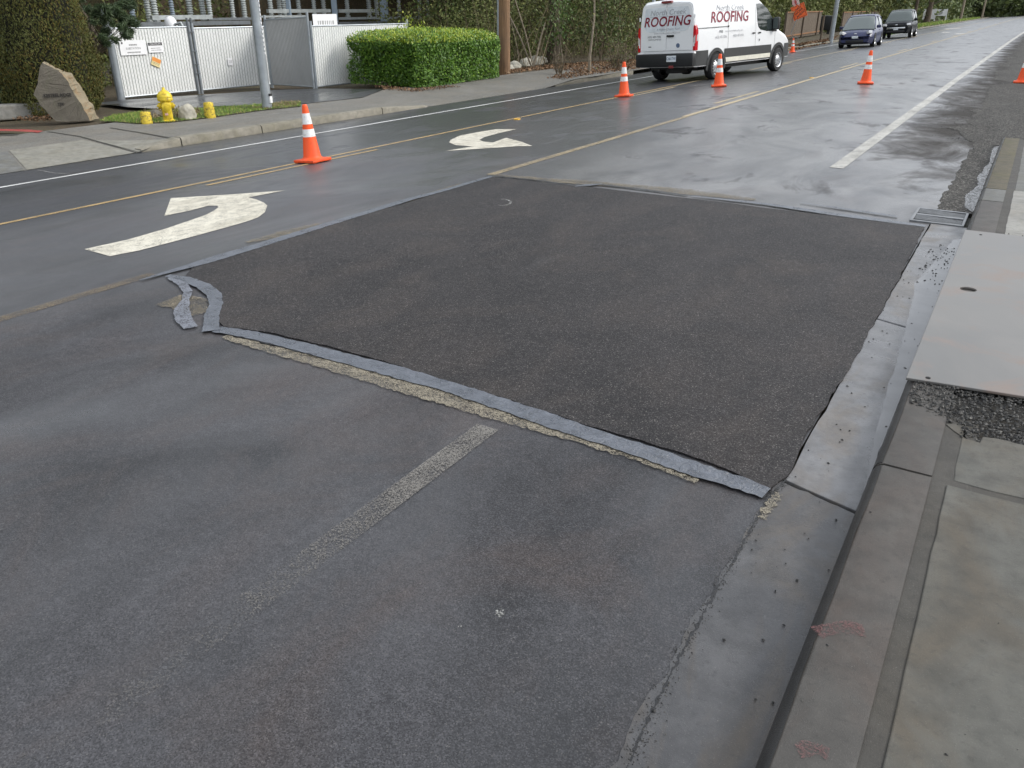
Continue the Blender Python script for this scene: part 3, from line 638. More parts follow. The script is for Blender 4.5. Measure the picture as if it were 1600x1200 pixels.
# loose stone: trench fill, grit lines, crumbs
def grit(name, pts, sizes, label, cat):
    mb = MB()
    base = [(1, 0, 0), (-1, 0, 0), (0, 1, 0), (0, -1, 0), (0, 0, 1), (0, 0, -1)]
    F8 = [(0, 2, 4), (2, 1, 4), (1, 3, 4), (3, 0, 4), (2, 0, 5), (1, 2, 5), (3, 1, 5), (0, 3, 5)]
    for p, s_ in zip(pts, sizes):
        an = random.uniform(0, 6.28); ca, sa = math.cos(an), math.sin(an); sx, sy, sz = s_*random.uniform(.7, 1.3), s_*random.uniform(.5, 1), s_*random.uniform(.4, .8)
        mb.add([(p[0]+ca*q[0]*sx-sa*q[1]*sy+s_*random.uniform(-.2, .2), p[1]+sa*q[0]*sx+ca*q[1]*sy, p[2]+q[2]*sz) for q in base], F8)
    o = mb.build(name, 'grit'); tag(o, label, cat, kind='stuff'); return o
pts = []; sz = []
while len(pts) < 10000:
    x, y = random.uniform(CB-.17, 1.6), random.uniform(2.2, YP0+.35)
    lo = float(np.interp(x, [q[0] for q in TB], [q[1] for q in TB]))-.01+.02*mnoise.noise(Vector((x*9, 1, 2)))
    hi_ = YP0+.02+max(0, (x+.2))*.14
    if x < SX+.02: lo = TB[0][1]+.02+.5*(.02-x)+.05*random.random()
    if y < lo or y > hi_: continue
    pts.append((x, y, CT-.012+.014*mnoise.noise(Vector((x*5, y*5, 0)))+random.uniform(0, .01)+(.012 if x < .03 else 0))); sz.append(random.choice((.003, .004, .005, .007, .010)))
grit('gravel', pts, sz, 'dark loose gravel and asphalt crumbs filling the gap beside the steel plate', 'gravel')
pts = []; sz = []
cl = [G(*p) for p in ((985, 1190), (1005, 1140), (1050, 1050), (1085, 985), (1125, 912), (1150, 870), (1175, 825), (1200, 778), (1215, 765), (1235, 738))]
ribbon(cl, .007, .0030, step=.012, jit=.005).build('crack', 'tar_black', road)
wd = [.035, .035, .032, .03, .026, .014, .012, .014, .03, .03]
for i in range(len(cl)-1):
    for k in range(150 if i < 7 else 220):
        u = random.random(); p = cl[i].lerp(cl[i+1], u); s_ = wd[i]
        pts.append((p.x+random.gauss(0, s_*.5), p.y+random.gauss(0, s_*.5), .003)); sz.append(random.choice((.001, .0014, .002, .003)))
for k in range(150):
    y = random.uniform(1.0, 6.8); pts.append((random.uniform(GE, CF0), y, .006)); sz.append(random.choice((.0015, .002, .003, .005, .007)))
for k in range(70):
    y = random.uniform(6.0, 7.2); pts.append((random.uniform(GE+.1, CF0-.02), y, .007)); sz.append(random.choice((.004, .006, .009)))
for k in range(60):
    x = random.uniform(CF0+.05, 1.2); pts.append((x, random.uniform(1.2, 3.0), CT+.001)); sz.append(random.choice((.0015, .002, .003, .006)))
for k in range(160):
    pts.append((random.uniform(CB, 1.1), YP1+random.uniform(-.02, .10), CT+.002)); sz.append(random.choice((.003, .005, .008)))
for k in range(90):
    pts.append((CB+.02+random.gauss(0, .015), random.uniform(1, 2.8), CT-.014)); sz.append(random.choice((.003, .005)))
grit('loose_grit', pts, sz, 'dark grit and crumbs scattered along the gutter and the near kerb', 'grit')
pts = []; sz = []
for k in range(3000):
    y = KE+abs(random.gauss(0, 5)); pts.append((random.uniform(-1.2, 3.2) if y > KE+.2 else random.uniform(-.9, -.2), y, .003+max(0, .0023*random.uniform(0, 2)))); sz.append(random.choice((.003, .004, .006, .008)))
grit('roadside_gravel', pts, sz, 'scattered wet gravel on the apron beyond the kerb end', 'gravel')
ribbon([G(1275, 990, CT), G(1310, 980, CT), G(1350, 985, CT)], .05, 0, lambda x, y: CT+.003, jit=.006, step=.02).build('spray_mark', 'pink_spray', pav)
ribbon([G(1245, 1172, CT), G(1275, 1170, CT), G(1295, 1178, CT)], .04, 0, lambda x, y: CT+.003, jit=.006, step=.02).build('spray_mark', 'pink_spray', pav)

# far pavement, kerb stones and driveways ----------------------------------------
YD1, YK1 = G(212, 239).y, G(285, 227).y              # near driveway ends, kerb begins
YK4, YK5 = G(597, 176).y, G(668, 166.5).y           # kerb dips down
YS2 = G(868, 133).y                                  # next kerb begins
def low(y):
    if y < YD1: return 1.0
    if y < YK1: return 1-(y-YD1)/(YK1-YD1)
    if y < YK4: return 0.0
    if y < YK5: return (y-YK4)/(YK5-YK4)
    if y < YS2-.6: return 1.0
    if y < YS2+1.2: return 1-(y-YS2+.6)/1.8
    return 0.0
def zl(x, y):
    if x > XK: return zp(x)
    full = zp(min(x, XK-.001)); k = max(0, 1-(XK-x)/1.6); base = zp(XK)+.001
    return full*(1-low(y)*k)+base*low(y)*k
def far_sheet(name, x0, x1, y0, y1, mat, lift, nx=14, ny=120):
    X_ = np.linspace(x0, x1, nx+1); Yv = np.linspace(y0, y1, ny+1); vs = [(x, y, zl(x, y)+lift) for y in Yv for x in X_]
    fs = [(j*(nx+1)+i, j*(nx+1)+i+1, (j+1)*(nx+1)+i+1, (j+1)*(nx+1)+i) for j in range(ny) for i in range(nx)]
    return MB().add(vs, fs).build(name, mat)
struct(far_sheet('far_pavement', -15.2, XK-.002, -4, 31, 'path_asphalt', 0))
fp = bpy.data.objects['far_pavement']
def far_decal(name, pix, mat, lift=.006, parent=None, nn=8):
    P_ = [G(*p) for p in pix]; bm = bmesh.new(); f_ = bm.faces.new([bm.verts.new((min(p.x, XK-.003), p.y, 0)) for p in P_])
    bmesh.ops.triangulate(bm, faces=[f_])
    for _ in range(3): bmesh.ops.subdivide_edges(bm, edges=bm.edges[:], cuts=1, use_grid_fill=True)
    for v in bm.verts: v.co.z = zl(v.co.x, v.co.y)+lift
    bm.normal_update()
    for f in bm.faces:
        if f.normal.z < 0: f.normal_flip()
    vs = [v.co.copy() for v in bm.verts]; bm.verts.index_update(); fs = [[v.index for v in f.verts] for f in bm.faces]; bm.free()
    return MB().add(vs, fs).build(name, mat, parent)
far_decal('apron_panel', [(14, 233), (130, 217), (211, 238.5), (42, 265)], 'apron_concrete', .006, fp)
far_decal('apron_panel', [(146, 216.5), (272, 216), (282, 226), (217, 238)], 'apron_concrete', .006, fp)
far_decal('apron_panel', [(-60, 246), (10, 234), (38, 266), (-60, 284)], 'grey_concrete', .006, fp)
for a_, b_2 in (((75, 206), (212, 238.5)), ((172, 200), (270, 216)), ((217, 239), (262, 217))):
    ribbon([G(*a_), G(*b_2)], .035, .009, lambda x, y: zl(min(x, XK-.003), y), step=.2).build('joint', 'grimy_joint', fp)
far_decal('red_strip', [(-40, 202), (30, 203), (68, 205.5), (60, 208), (-40, 205)], 'red_kerb_paint', .012, fp)
far_decal('joint', [(0, 211), (30, 209.5), (28, 211.5), (0, 213)], 'grimy_joint', .007, fp)
fk = struct(empty('far_kerb'))
def far_stone(ya, yb, mat='kerbstone_concrete'):
    rings = []
    for k in range(13):
        y = ya+(yb-ya)*k/12; tp = zp(XK-.001)*(1-low(y))+(zp(XK)+.02)*low(y)+.012; b0 = zp(XK)-.08
        jx = .006*mnoise.noise(Vector((y*2, 5, 0)))
        rings.append([(XK+.02+jx, y, b0), (XK+.012+jx, y, tp-.03), (XK-.015+jx, y, tp), (XK-.17, y, tp+.002), (XK-.17, y, b0)])
    MB().loft(rings).build('kerb_stone', mat, fk, smooth=True, fixn=True)
yy = [YD1+.1, YK1-.02, G(411, 208).y, YK4, YK5]
for a_, b_2 in zip(yy[:-1], yy[1:]): far_stone(a_+.012, b_2-.012)
fk2 = [G(868, 133), G(885, 128), G(905, 123), G(930, 118.5), G(960, 114.5), G(990, 110.5)]
def curved_stone(P_, w_=.16, h_=.12):
    rings = []
    for i, p in enumerate(P_):
        t_ = (P_[min(i+1, len(P_)-1)]-P_[max(i-1, 0)]); t_.z = 0; t_.normalize(); nn = Vector((-t_.y, t_.x, 0)); b0 = zp(XK)-.1; tp = b0+.1+h_*min(1, .25+i*.35)
        rings.append([p*1 for p in (Vector((p.x, p.y, b0))-nn*0, Vector((p.x, p.y, tp)), Vector((p.x, p.y, tp))+nn*w_, Vector((p.x, p.y, b0))+nn*w_)])
    MB().loft(rings).build('kerb_stone', 'kerbstone_concrete', fk, fixn=True, bevel=.02)
curved_stone(fk2)
def flat(g): return Vector((g.x, g.y, 0))
YB2 = fk2[-1].y
for k in range(40):
    ya = YB2+.3+k*6.0; curved_stone([Vector((XK-1.1 if ya < 40 else XK, y, 0)) for y in (ya, ya+1, ya+2, ya+3, ya+4, ya+5.97)])
struct(MB().add([(-15.2, 31, -.345), (XK-.2, 31, -.345), (XK-.2, Y1, -.345), (-15.2, Y1, -.345)], [(0, 1, 2, 3)]).build('far_verge', 'soil'))
# wet drive in front of the gates
struct(MB().sheet([(q.x, q.y) for q in (G(*p) for p in ((150, 162), (190, 157), (425, 141.5), (500, 139), (600, 140), (566, 153), (470, 163), (335, 167), (285, 173), (200, 168)))], lambda x, y: zp(x)+.012).build('gate_drive', 'drive_asphalt'))

# ------------------------------------------------------------------ traffic cones
def make_cone():
    root = empty('traffic_cone')
    mb = MB(); mb.box((0, 0, .022), (.37, .37, .036), bev=.012)
    for sx in (-1, 1):
        for sy in (-1, 1): mb.box((sx*.14, sy*.14, .006), (.07, .07, .012))
    mb.build('base', 'cone_base', root, smooth=True)
    def rad(z): return .125-(.125-.034)*(z-.04)/(.75-.04)
    pr = [(.155, .040), (.145, .048), (.128, .06), (rad(.08), .08), (rad(.40), .40), (rad(.55), .55), (rad(.72), .72), (.034, .742), (.028, .752), (.02, .754), (.019, .74)]
    MB().lathe(pr, 28).build('body', 'cone_orange', root, smooth=True)
    for a, b in ((.335, .435), (.50, .64)):
        MB().lathe([(rad(a), a), (rad(a)+.0025, a), (rad(b)+.0025, b), (rad(b), b)], 28).build('reflective_collar', 'cone_white', root, smooth=True)
    return root
cone0 = make_cone()
CONES = [((489, 253), 164, 'nearest orange cone with two white bands on the far yellow line by the curved arrow', 1.5),
         ((975, 151), 97, 'orange cone with two white bands just left of the white van', 8),
         ((1123, 135.5), 84.5, 'orange cone with two white bands in front of the van\'s rear wheel', 20),
         ((1352, 131), 79, 'orange cone with two white bands standing alone right of the van near the yellow line', 10),
         ((1597, 130), 76, 'orange cone half cut off by the right edge of the photo on the gravelly apron', 0),
         ((1238, 82), 60, 'small distant faded orange cone beside the far kerb ahead of the van', 15)]
for i, (b, ty, lab, rot) in enumerate(CONES):
    c = cone0 if i == 0 else copy_tree(cone0)
    g = G(*b); h = (ztop(g, ty)-g.z)/.754
    c.matrix_world = Matrix.Translation((g.x, g.y, g.z+.006)) @ up_at(g.x).to_track_quat('Z', 'Y').to_matrix().to_4x4() @ Matrix.Rotation(R(rot), 4, 'Z') @ Matrix.Scale(h, 4)
    tag(c, lab, 'traffic cone', 'orange traffic cones')

# ------------------------------------------------------------------ hydrant corner
VIEW_L = Vector((CR.x, CR.y, 0)).normalized()           # rightwards as seen by the photographer, used only for facing
def facing(g):                                           # direction from a thing back towards the road and photographer
    return Vector((-g.x, -g.y, 0)).normalized()
g = G(264, 190); hy = empty('fire_hydrant', g, math.atan2(facing(g).y, facing(g).x)); tag(hy, 'yellow fire hydrant with domed cap between two yellow stubs', 'fire hydrant')
MB().lathe([(.11, -.03), (.125, 0), (.125, .03), (.092, .045), (.092, .22), (.10, .26), (.105, .33), (.098, .37)], 24).build('barrel', 'hydrant_yellow', hy, smooth=True)
MB().lathe([(.098, .37), (.11, .385), (.14, .40), (.145, .42), (.14, .445), (.135, .45)], 24).build('flange', 'hydrant_yellow', hy, smooth=True)
MB().lathe([(.135, .45), (.142, .46), (.138, .49), (.115, .53), (.08, .565), (.045, .585), (.04, .59), (.03, .60), (.028, .64), (.0, .642)], 24).build('bonnet', 'hydrant_yellow', hy, smooth=True)
Rz = Matrix.Rotation(R(-22), 3, 'Z')
MB().lathe([(.065, .08), (.07, .10), (.085, .125), (.085, .16), (.075, .165), (.03, .168), (.028, .195), (.0, .196)], 20, (0, 0, .29), 'x', None).build('pumper_outlet', 'hydrant_yellow', hy, smooth=True)
for sgn in (1, -1):
    MB().lathe([(.04, .07), (.045, .09), (.058, .11), (.058, .14), (.05, .145), (.022, .148), (.02, .17), (.0, .171)], 16, (0, 0, .30), 'y', Matrix.Scale(sgn, 3, Vector((0, 1, 0)))).build('hose_outlet', 'hydrant_yellow', hy, smooth=True, fixn=True)
mb = MB()
for k in range(10):
    a = 2*math.pi*k/10; mb.lathe([(.011, .0), (.011, .03), (0, .031)], 6, (.127*math.cos(a), .127*math.sin(a), .385))
mb.build('bolt_ring', 'hydrant_yellow', hy)
MB().box((.094, -.02, .15), (.006, .06, .04), bev=.002).build('sticker', 'sticker_pink', hy)
def stub(pix, ty, tilt, lab, sc):
    g = G(*pix); o = MB().lathe([(.10, -.04), (.108, .0), (.106, .05), (.098, .21), (.092, .255), (.082, .265), (0, .268)], 22).build('yellow_stub', 'chipped_yellow', smooth=True)
    h = ztop(g, ty)-g.z; o.location = g; o.scale = (sc, sc, h/.265); o.rotation_euler = (R(tilt[0]), R(tilt[1]), 0); tag(o, lab, 'bollard', 'yellow concrete stubs by the hydrant')
    for v in o.data.vertices:
        q = v.co; k = 1+.05*mnoise.noise(q*14); v.co = Vector((q.x*k, q.y*k, q.z+(.012*mnoise.noise(q*9+Vector((5, 0, 0))) if q.z > .15 else 0)))
stub((230, 193), 175, (-4, -5), 'chipped leaning yellow concrete stub left of the hydrant', 1.0)
stub((329, 184), 160, (1, 0), 'cleaner yellow concrete stub right of the hydrant in the grass', 1.0)
def rock(name, g, dims, mat, seed, lab, cat):
    bm = bmesh.new(); bmesh.ops.create_icosphere(bm, subdivisions=4, radius=1)
    for v in bm.verts:
        q = v.co.copy(); k = 1+.22*mnoise.noise(q*1.3+Vector((seed, 0, 0)))+.08*mnoise.noise(q*4+Vector((0, seed, 0)))
        v.co = Vector((q.x*k*dims[0], q.y*k*dims[1], max(-.25, q.z*k)*dims[2]+dims[2]*.3))
    mb = MB(); bm.verts.index_update(); mb.add([v.co.copy() for v in bm.verts], [[v.index for v in f.verts] for f in bm.faces]); bm.free()
    o = mb.build(name, mat, smooth=True); o.location = g; tag(o, lab, cat); return o
rock('round_rock', G(294, 186), (.17, .17, .22), 'pale_stone', 3, 'pale rounded rock beside the hydrant on the right', 'rock')
rock('round_rock', G(243, 184), (.13, .13, .12), 'boulder_stone', 8, 'small brown rock behind the chipped yellow stub', 'rock')
# engraved boulder
g = G(112, 189.5); fc = facing(g); rt = Vector((-fc.y, fc.x, 0)); bo = empty('engraved_boulder', (0, 0, 0), mat=frame(g, fc, (0, 0, 1)))
tag(bo, 'tall leaning slab of stone engraved with dark letters at the foot of the brown conifer', 'boulder')
sc = (ztop(g, 97)-g.z)/92.0
def bp(px, py): return ((px-112)*sc, (189.5-py)*sc)      # outline measured on the stone's own face
front = [(90, 97), (97, 101), (104, 107), (111, 112), (115, 117), (119, 122), (122, 133), (125, 145), (129, 158), (134, 172), (140, 190), (120, 190), (104, 189), (91, 188), (84, 178), (76, 166), (70, 153), (66, 145), (70, 138), (76, 129), (79, 119), (83, 106)]
side = [(92, 97.5), (99, 102), (106, 108), (116, 114), (124, 116.5), (130, 121), (133, 130), (139, 141), (143, 152), (148, 168), (155, 191)]
# the paler-coloured side runs back from the front face's right edge; both faces share a solid body
F2 = [bp(*p) for p in front]; B2 = [(x*.86+.17, z*.93) for x, z in F2]
bm = bmesh.new(); fv = [bm.verts.new((0.0, x, z)) for x, z in F2]; BK = [(92, 98), (98, 102.5), (106, 108.5), (118, 114.5), (128, 117), (132, 124), (136, 134), (140, 146), (145, 160), (150, 175), (155, 191), (130, 190), (112, 189), (99, 188), (92, 178), (84, 166), (78, 153), (74, 146), (77, 140), (81, 131), (83, 121), (86, 107)]
bv = [bm.verts.new((-.42, bp(*q)[0], bp(*q)[1])) for q in BK]
ff = bm.faces.new(fv); bm.faces.new(bv[::-1])
for i in range(len(fv)): bm.faces.new((fv[i], bv[i], bv[(i+1) % len(fv)], fv[(i+1) % len(fv)]))
bmesh.ops.recalc_face_normals(bm, faces=bm.faces); bmesh.ops.triangulate(bm, faces=bm.faces[:])
for _ in range(3): bmesh.ops.subdivide_edges(bm, edges=bm.edges[:], cuts=1)
for v in bm.verts:
    q = v.co; d = .03*mnoise.noise(q*2.6)+.03*mnoise.noise(q*7)+.012*mnoise.noise(q*20); k = 1 if q.x < -.01 else .35
    v.co = q+Vector((d*k, d*.8, d*.6))
bm.verts.index_update(); mb1 = MB(); mb2 = MB(); bm.normal_update()
allv = [v.co.copy() for v in bm.verts]; ff1 = []; ff2 = []
for f in bm.faces: (ff1 if (f.normal.x > .55 or f.normal.y < .05) else ff2).append([v.index for v in f.verts])
bm.free()
mb1.add(allv, ff1).build('face', 'boulder_stone', bo); mb2.add(allv, ff2).build('pale_side', 'boulder_pale', bo)
for txt, cx, cz, s_ in (('KESTREL RIDGE', 100, 148, .088), ('7700', 102, 162, .07)):
    v_, f_ = text_mesh(txt, s_, 0, .003, sx=.80); ox, oz = bp(cx, cz); n_ = len(v_)
    MB().add([(.018, ox+x, oz+z) for x, z in v_]+[(.0, ox+x, oz+z) for x, z in v_], f_).build('engraving', 'engraving', bo)

# grass, litter and weeds by the hydrant
def scatter_poly(pix, n, zf=lambda x, y: zp(x)):
    P_ = [G(*p) for p in pix]; x0, x1 = min(p.x for p in P_), max(p.x for p in P_); y0, y1 = min(p.y for p in P_), max(p.y for p in P_); out = []
    while len(out) < n:
        x, y = random.uniform(x0, x1), random.uniform(y0, y1); ins = False; j = len(P_)-1
        for i in range(len(P_)):
            if (P_[i].y > y) != (P_[j].y > y) and x < (P_[j].x-P_[i].x)*(y-P_[i].y)/(P_[j].y-P_[i].y)+P_[i].x: ins = not ins
            j = i
        if ins: out.append((x, y, zf(x, y)))
    return np.array(out)
def grass(name, pix, n, size, mat, lab):
    c = scatter_poly(pix, n); s_ = rng.uniform(.5, 1.2, n)*size; c[:, 2] += s_*.35
    o = leaves(name, c, s_, mat, aspect=.14, normal=np.tile([.7, -.3, .1], (n, 1)), spread=.8, axis=np.tile([0, 0, 1.0], (n, 1)))
    tag(o, lab, 'grass', kind='stuff'); return o
STRIP = [(155, 190), (178, 181), (225, 175), (300, 171), (345, 168), (470, 160), (470, 167), (410, 173), (340, 183), (300, 188), (265, 192), (215, 194), (190, 192)]
struct(MB().sheet([(q.x, q.y) for q in (G(*p) for p in STRIP)], lambda x, y: zp(x)+.014).build('grass_bed', 'soil'))
grass('grass', STRIP, 9000, .07, 'grass_blade', 'short green grass along the strip behind the hydrant')
grass('straw_grass', [(222, 178), (300, 172), (318, 178), (300, 187), (255, 186), (228, 190)], 500, .16, 'straw', 'dry straw coloured weeds round the hydrant')
grass('straw_grass', [(395, 172), (440, 160), (470, 160), (465, 166), (430, 171)], 900, .09, 'straw', 'dry yellowish grass at the foot of the street lamp pole')
grass('verge_grass', [(1380, 50), (1440, 38), (1530, 27.5), (1532, 29), (1440, 43), (1385, 57)], 5000, .35, 'grass_blade', 'green verge grass beyond the dark off-road car')
# ------------------------------------------------------------------ gates, fence and signs
def pole_part(name, p, h, r, mat, parent, n=12, top=None): return MB().tube([(p[0], p[1], p[2]), (p[0], p[1], p[2]+h)], [r, top or r], n).build(name, mat, parent, smooth=True)
def slat_panel(name, a, b, h, root, mat, gap=.015, pitch=.088, z0=.05, mesh=True):
    a, b = Vector(a), Vector(b); L = (b-a).length; d = (b-a)/L; nn = Vector((-d.y, d.x, 0)).normalized(); mb = MB()
    n_ = int(L/pitch)
    for k in range(n_):
        p = a+d*((k+.5)*L/n_); rot = Matrix((Vector((d.x, d.y, 0)).normalized(), nn, Vector((0, 0, 1)))).transposed()
        mb.box((p.x, p.y, p.z+z0+(h-z0)/2), (L/n_-gap, .012, h-z0), mat=rot)
    o = mb.build('slats', mat, root); o['kind'] = 'stuff'
    if mesh:
        mw = MB(); off = nn*(-.012)
        for sgn in (1, -1):
            x = -h
            while x < L:
                t0, t1 = max(0, x), min(L, x+h)
                if t1-t0 > .05:
                    za = (t0-x) if sgn > 0 else h-(t0-x); zb = (t1-x) if sgn > 0 else h-(t1-x)
                    pa, pb = a+d*t0+off, a+d*t1+off; w_ = .0022
                    mw.add([(pa.x, pa.y, pa.z+za-w_), (pb.x, pb.y, pb.z+zb-w_), (pb.x, pb.y, pb.z+zb+w_), (pa.x, pa.y, pa.z+za+w_)], [(0, 1, 2, 3)])
                x += .115
        w2 = mw.build('wire_mesh', 'galvanised', root); w2['kind'] = 'stuff'
def dirs(a, b):
    d = Vector((b.x-a.x, b.y-a.y, 0)).normalized(); return d, Vector((d.y, -d.x, 0))   # along, towards the road
def on_x(X, px):
    lo, hi = 2., 120.
    for _ in range(50):
        mid = (lo+hi)/2
        if proj((X, mid, zp(X)))[0] < px: lo = mid
        else: hi = mid
    return (px, proj((X, lo, zp(X)))[1])
def gate(name, pa, pb, ta, tb, mat, lab, rails=True, posts=(1, 1), dark=False, cat='gate'):
    a, b = G(*pa), G(*pb); h = .5*((ztop(a, ta)-a.z)+(ztop(b, tb)-b.z)); root = empty(name, a); tag(root, lab, cat)
    A, B = Vector((0, 0, 0)), b-a
    slat_panel('slats', A, B, h, root, mat)
    if posts[0]: pole_part('post', A+Vector((0, 0, -.1)), h+.25, .038, 'galvanised', root)
    if posts[1]: pole_part('post', B+Vector((0, 0, -.1)), h+.25, .038, 'galvanised', root)
    if rails:
        for z in (.05, h+.02): MB().tube([A+Vector((0, 0, z)), B+Vector((0, 0, z))], .022, 8).build('rail', 'galvanised' if not dark else 'galvanised_dark', root, smooth=True)
    return root, a, b, h
g1_, a1, b1, h1 = gate('slatted_gate', (193, 155), (311, 143.5), 47, 42, 'slat_white', 'white slatted chain-link gate leaf carrying two signs and an orange sticker')
g2_, a2, b2, h2 = gate('slatted_gate', (316, 143.2), on_x(-20.4, 424), 44, 44, 'slat_white', 'white slatted chain-link gate leaf behind the street lamp pole with one small notice')
g3_, a3, b3, h3 = gate('slatted_fence', on_x(-20.2, 426), (491, 138.5), 32, 28, 'slat_shade_and_print', 'slatted fence panel with its shade painted grey between the white gate and the white fence', cat='fence')  # this panel's shade is painted in as a grey slat colour
g4_, a4, b4, h4 = gate('slatted_fence', (495, 138.3), on_x(-17.5, 640), 40, 40, 'slat_white', 'white slatted fence running behind the laurel hedge', cat='fence')
# hinge post and latch bars
pp = G(190, 156); o = MB().tube([(0, 0, -.1), (0, 0, h1+.5)], .10, 16).build('gate_post', 'galvanised', smooth=True); o.location = pp; tag(o, 'thick galvanised gate post beside the brown conifer', 'post')
mb = MB(); d_, nn_ = dirs(b1, b2)
for off in (-.05, .07):
    q = d_*off+nn_*.03; mb.tube([q+Vector((0, 0, 0.02)), q+Vector((0, 0, h1+.25))], .028, 8)
for z in (.5, .75, 1.1, 1.6): mb.box((d_.x*.01+nn_.x*.05, d_.y*.01+nn_.y*.05, z), (.16, .05, .03), rz=math.atan2(d_.y, d_.x))
o = mb.build('gate_latch', 'galvanised_dark', smooth=True); o.location = b1; tag(o, 'dark upright latch bars where the two white gate leaves meet', 'latch')
def board(name, gp, a, b, px, py, w_, h_, mat, lab, rot=0, off=.035, cat='sign'):
    """a thin board hung on the fence plane a-b where the pixel's ray meets that plane"""
    d, nn = dirs(a, b); dr = ray(px, py); o_ = Vector((0, 0, CAM_H)); t_ = (a+nn*off-o_).dot(nn)/dr.dot(nn); p = o_+dr*t_
    if nn.dot(o_-p) < 0: nn = -nn
    root = empty(name, (0, 0, 0), mat=Matrix.Translation(p) @ Matrix((d, Vector((0, 0, 1)), nn)).transposed().to_4x4() @ Matrix.Rotation(R(rot), 4, 'Z'))
    if root.matrix_world.determinant() < 0: print('flip', name)
    tag(root, lab, cat); MB().box((0, 0, 0), (w_, h_, .006), bev=.002).build('board', mat, root); return root
def bars(root, rows, mat='sign_text', z=.0042):
    mb = MB()
    for y, w_, h_, n_ in rows:
        x = -w_/2
        while x < w_/2:
            l = random.uniform(.5, 1.4)*w_/n_*.6; mb.add([(x, y-h_/2, z), (x+l, y-h_/2, z), (x+l, y+h_/2, z), (x, y+h_/2, z)], [(0, 1, 2, 3)]); x += l+w_/n_*.35
    return mb.build('print', mat, root)
def letters(root, txt, x, y, size, mat, shear=0, bold=0, z=.0045, sx=1, name='lettering'):
    v_, f_ = text_mesh(txt, size, shear, bold, sx=sx); return MB().add([(x+a, y+b, z) for a, b in v_], f_).build(name, mat, root)
r_ = board('white_sign', g1_, a1, b1, 208, 74.5, .78, .36, 'sign_white', 'large white sign with three short lines of print on the gate')
letters(r_, 'SUBSTATION', 0, -.02, .075, 'sign_text'); bars(r_, [(.07, .22, .035, 7), (-.115, .38, .03, 12)]); MB().box((-.31, .12, .004), (.05, .05, .004)).build('emblem', 'sign_text', r_)
r_ = board('notice_sign', g1_, a1, b1, 243, 74, .46, .26, 'sign_white', 'small white notice with a black heading band on the gate')
MB().box((0, .085, .004), (.43, .075, .003)).build('band', 'sign_black', r_); letters(r_, 'CAUTION', 0, .083, .075, 'sign_white', z=.0065); bars(r_, [(-.02, .3, .018, 9), (-.07, .3, .018, 9)])
r_ = board('warning_sticker', g1_, a1, b1, 244, 97, .27, .22, 'sticker_yellow', 'small tilted orange and yellow sticker on the gate below the signs', -24)
MB().box((0, .05, .004), (.26, .10, .003)).build('band', 'sticker_orange', r_); bars(r_, [(.055, .2, .02, 6), (-.03, .2, .014, 7), (-.065, .2, .014, 7)])
r_ = board('white_notice', g2_, a2, b2, 360, 96.5, .17, .20, 'sign_white', 'small square white notice on the gate leaf left of the lamp pole')
bars(r_, [(.03, .1, .012, 4), (0, .1, .012, 4), (-.03, .1, .012, 4)])
r_ = board('pale_board', g4_, a4, b4, 508, 31, .95, .30, 'sign_white', 'pale board above the white fence next to the shaded panel', 0, -.02, 'board'); bars(r_, [(-.07, .6, .10, 6)], 'slat_shade_and_print')

# ------------------------------------------------------------------ substation gear behind the fence
FN = -24.5
def at_x(px, py, X):
    d = ray(px, py); return Vector((0, 0, CAM_H))+d*(X/d.x)
def insulator(px, X, base, mat, lab, r=.085, tall=2.6):
    p = at_x(px, 5, X); root = empty('insulator_column', (p.x, p.y, base)); tag(root, lab, 'insulator', 'ribbed insulator columns of the substation')
    pr = [(r*.7, 0)]; z = .05
    while z < tall: pr += [(r*.72, z), (r, z+.02), (r, z+.035), (r*.72, z+.05)]; z += .075
    MB().lathe(pr, 12).build('ribbed_body', mat, root, smooth=True); MB().lathe([(r*1.1, -.08), (r*1.1, .0)], 12).build('foot', 'bus_metal', root)
    MB().lathe([(r*.9, tall), (r*.9, tall+.12)], 12).build('cap', 'bus_metal', root)
INS = [(204, 30, 1), (229, 26, 0), (240, 24, 0), (267, 24, 1), (295, 22, 0), (315, 22, 0), (326, 22, 0), (362, 20, 0), (380, 20, 0), (422, 20, 0), (436, 18, 0), (443, 22, 0), (466, 20, 0), (490, 22, 0), (505, 20, 0), (542, 18, 0), (576, 18, 0), (588, 20, 0), (623, 20, 0), (655, 22, 0), (668, 16, 0)]
NTH = ['first', 'second', 'third', 'fourth', 'fifth', 'sixth', 'seventh', 'eighth', 'ninth', 'tenth', 'eleventh', 'twelfth', 'thirteenth', 'fourteenth', 'fifteenth', 'sixteenth', 'seventeenth', 'eighteenth', 'nineteenth', 'twentieth', 'twenty-first']
for i, (px, by, blue) in enumerate(INS):
    X = FN-random.uniform(0, 1.2); p = at_x(px, by+6, X)
    insulator(px, X, p.z, 'porcelain_blue' if blue else 'porcelain', '%s ribbed %s insulator column from the left, standing above the fence' % (NTH[i], 'blue-grey' if blue else 'grey'), random.uniform(.085, .115))
def beam(name, pa, pb, X, sz, mat, lab):
    a, b = at_x(*pa, X), at_x(*pb, X); b.z = a.z = (a.z+b.z)/2; d = b-a; o = MB().box((0, 0, 0), (d.length, sz, sz), rz=math.atan2(d.y, d.x)).build(name, mat); o.location = (a+b)/2; tag(o, lab, 'beam', 'steel beams of the substation'); return o
beam('steel_beam', (236, 27), (330, 27), FN+.3, .13, 'bus_metal', 'pale steel beam left of the lamp pole carrying insulator columns')
beam('steel_beam', (325, 29), (395, 30), FN+.1, .08, 'galvanised_dark', 'dark thin steel beam just left of the lamp pole top')
beam('steel_beam', (205, 35), (390, 38), FN+.6, .12, 'galvanised_dark', 'lowest dark beam right above the two white gates')
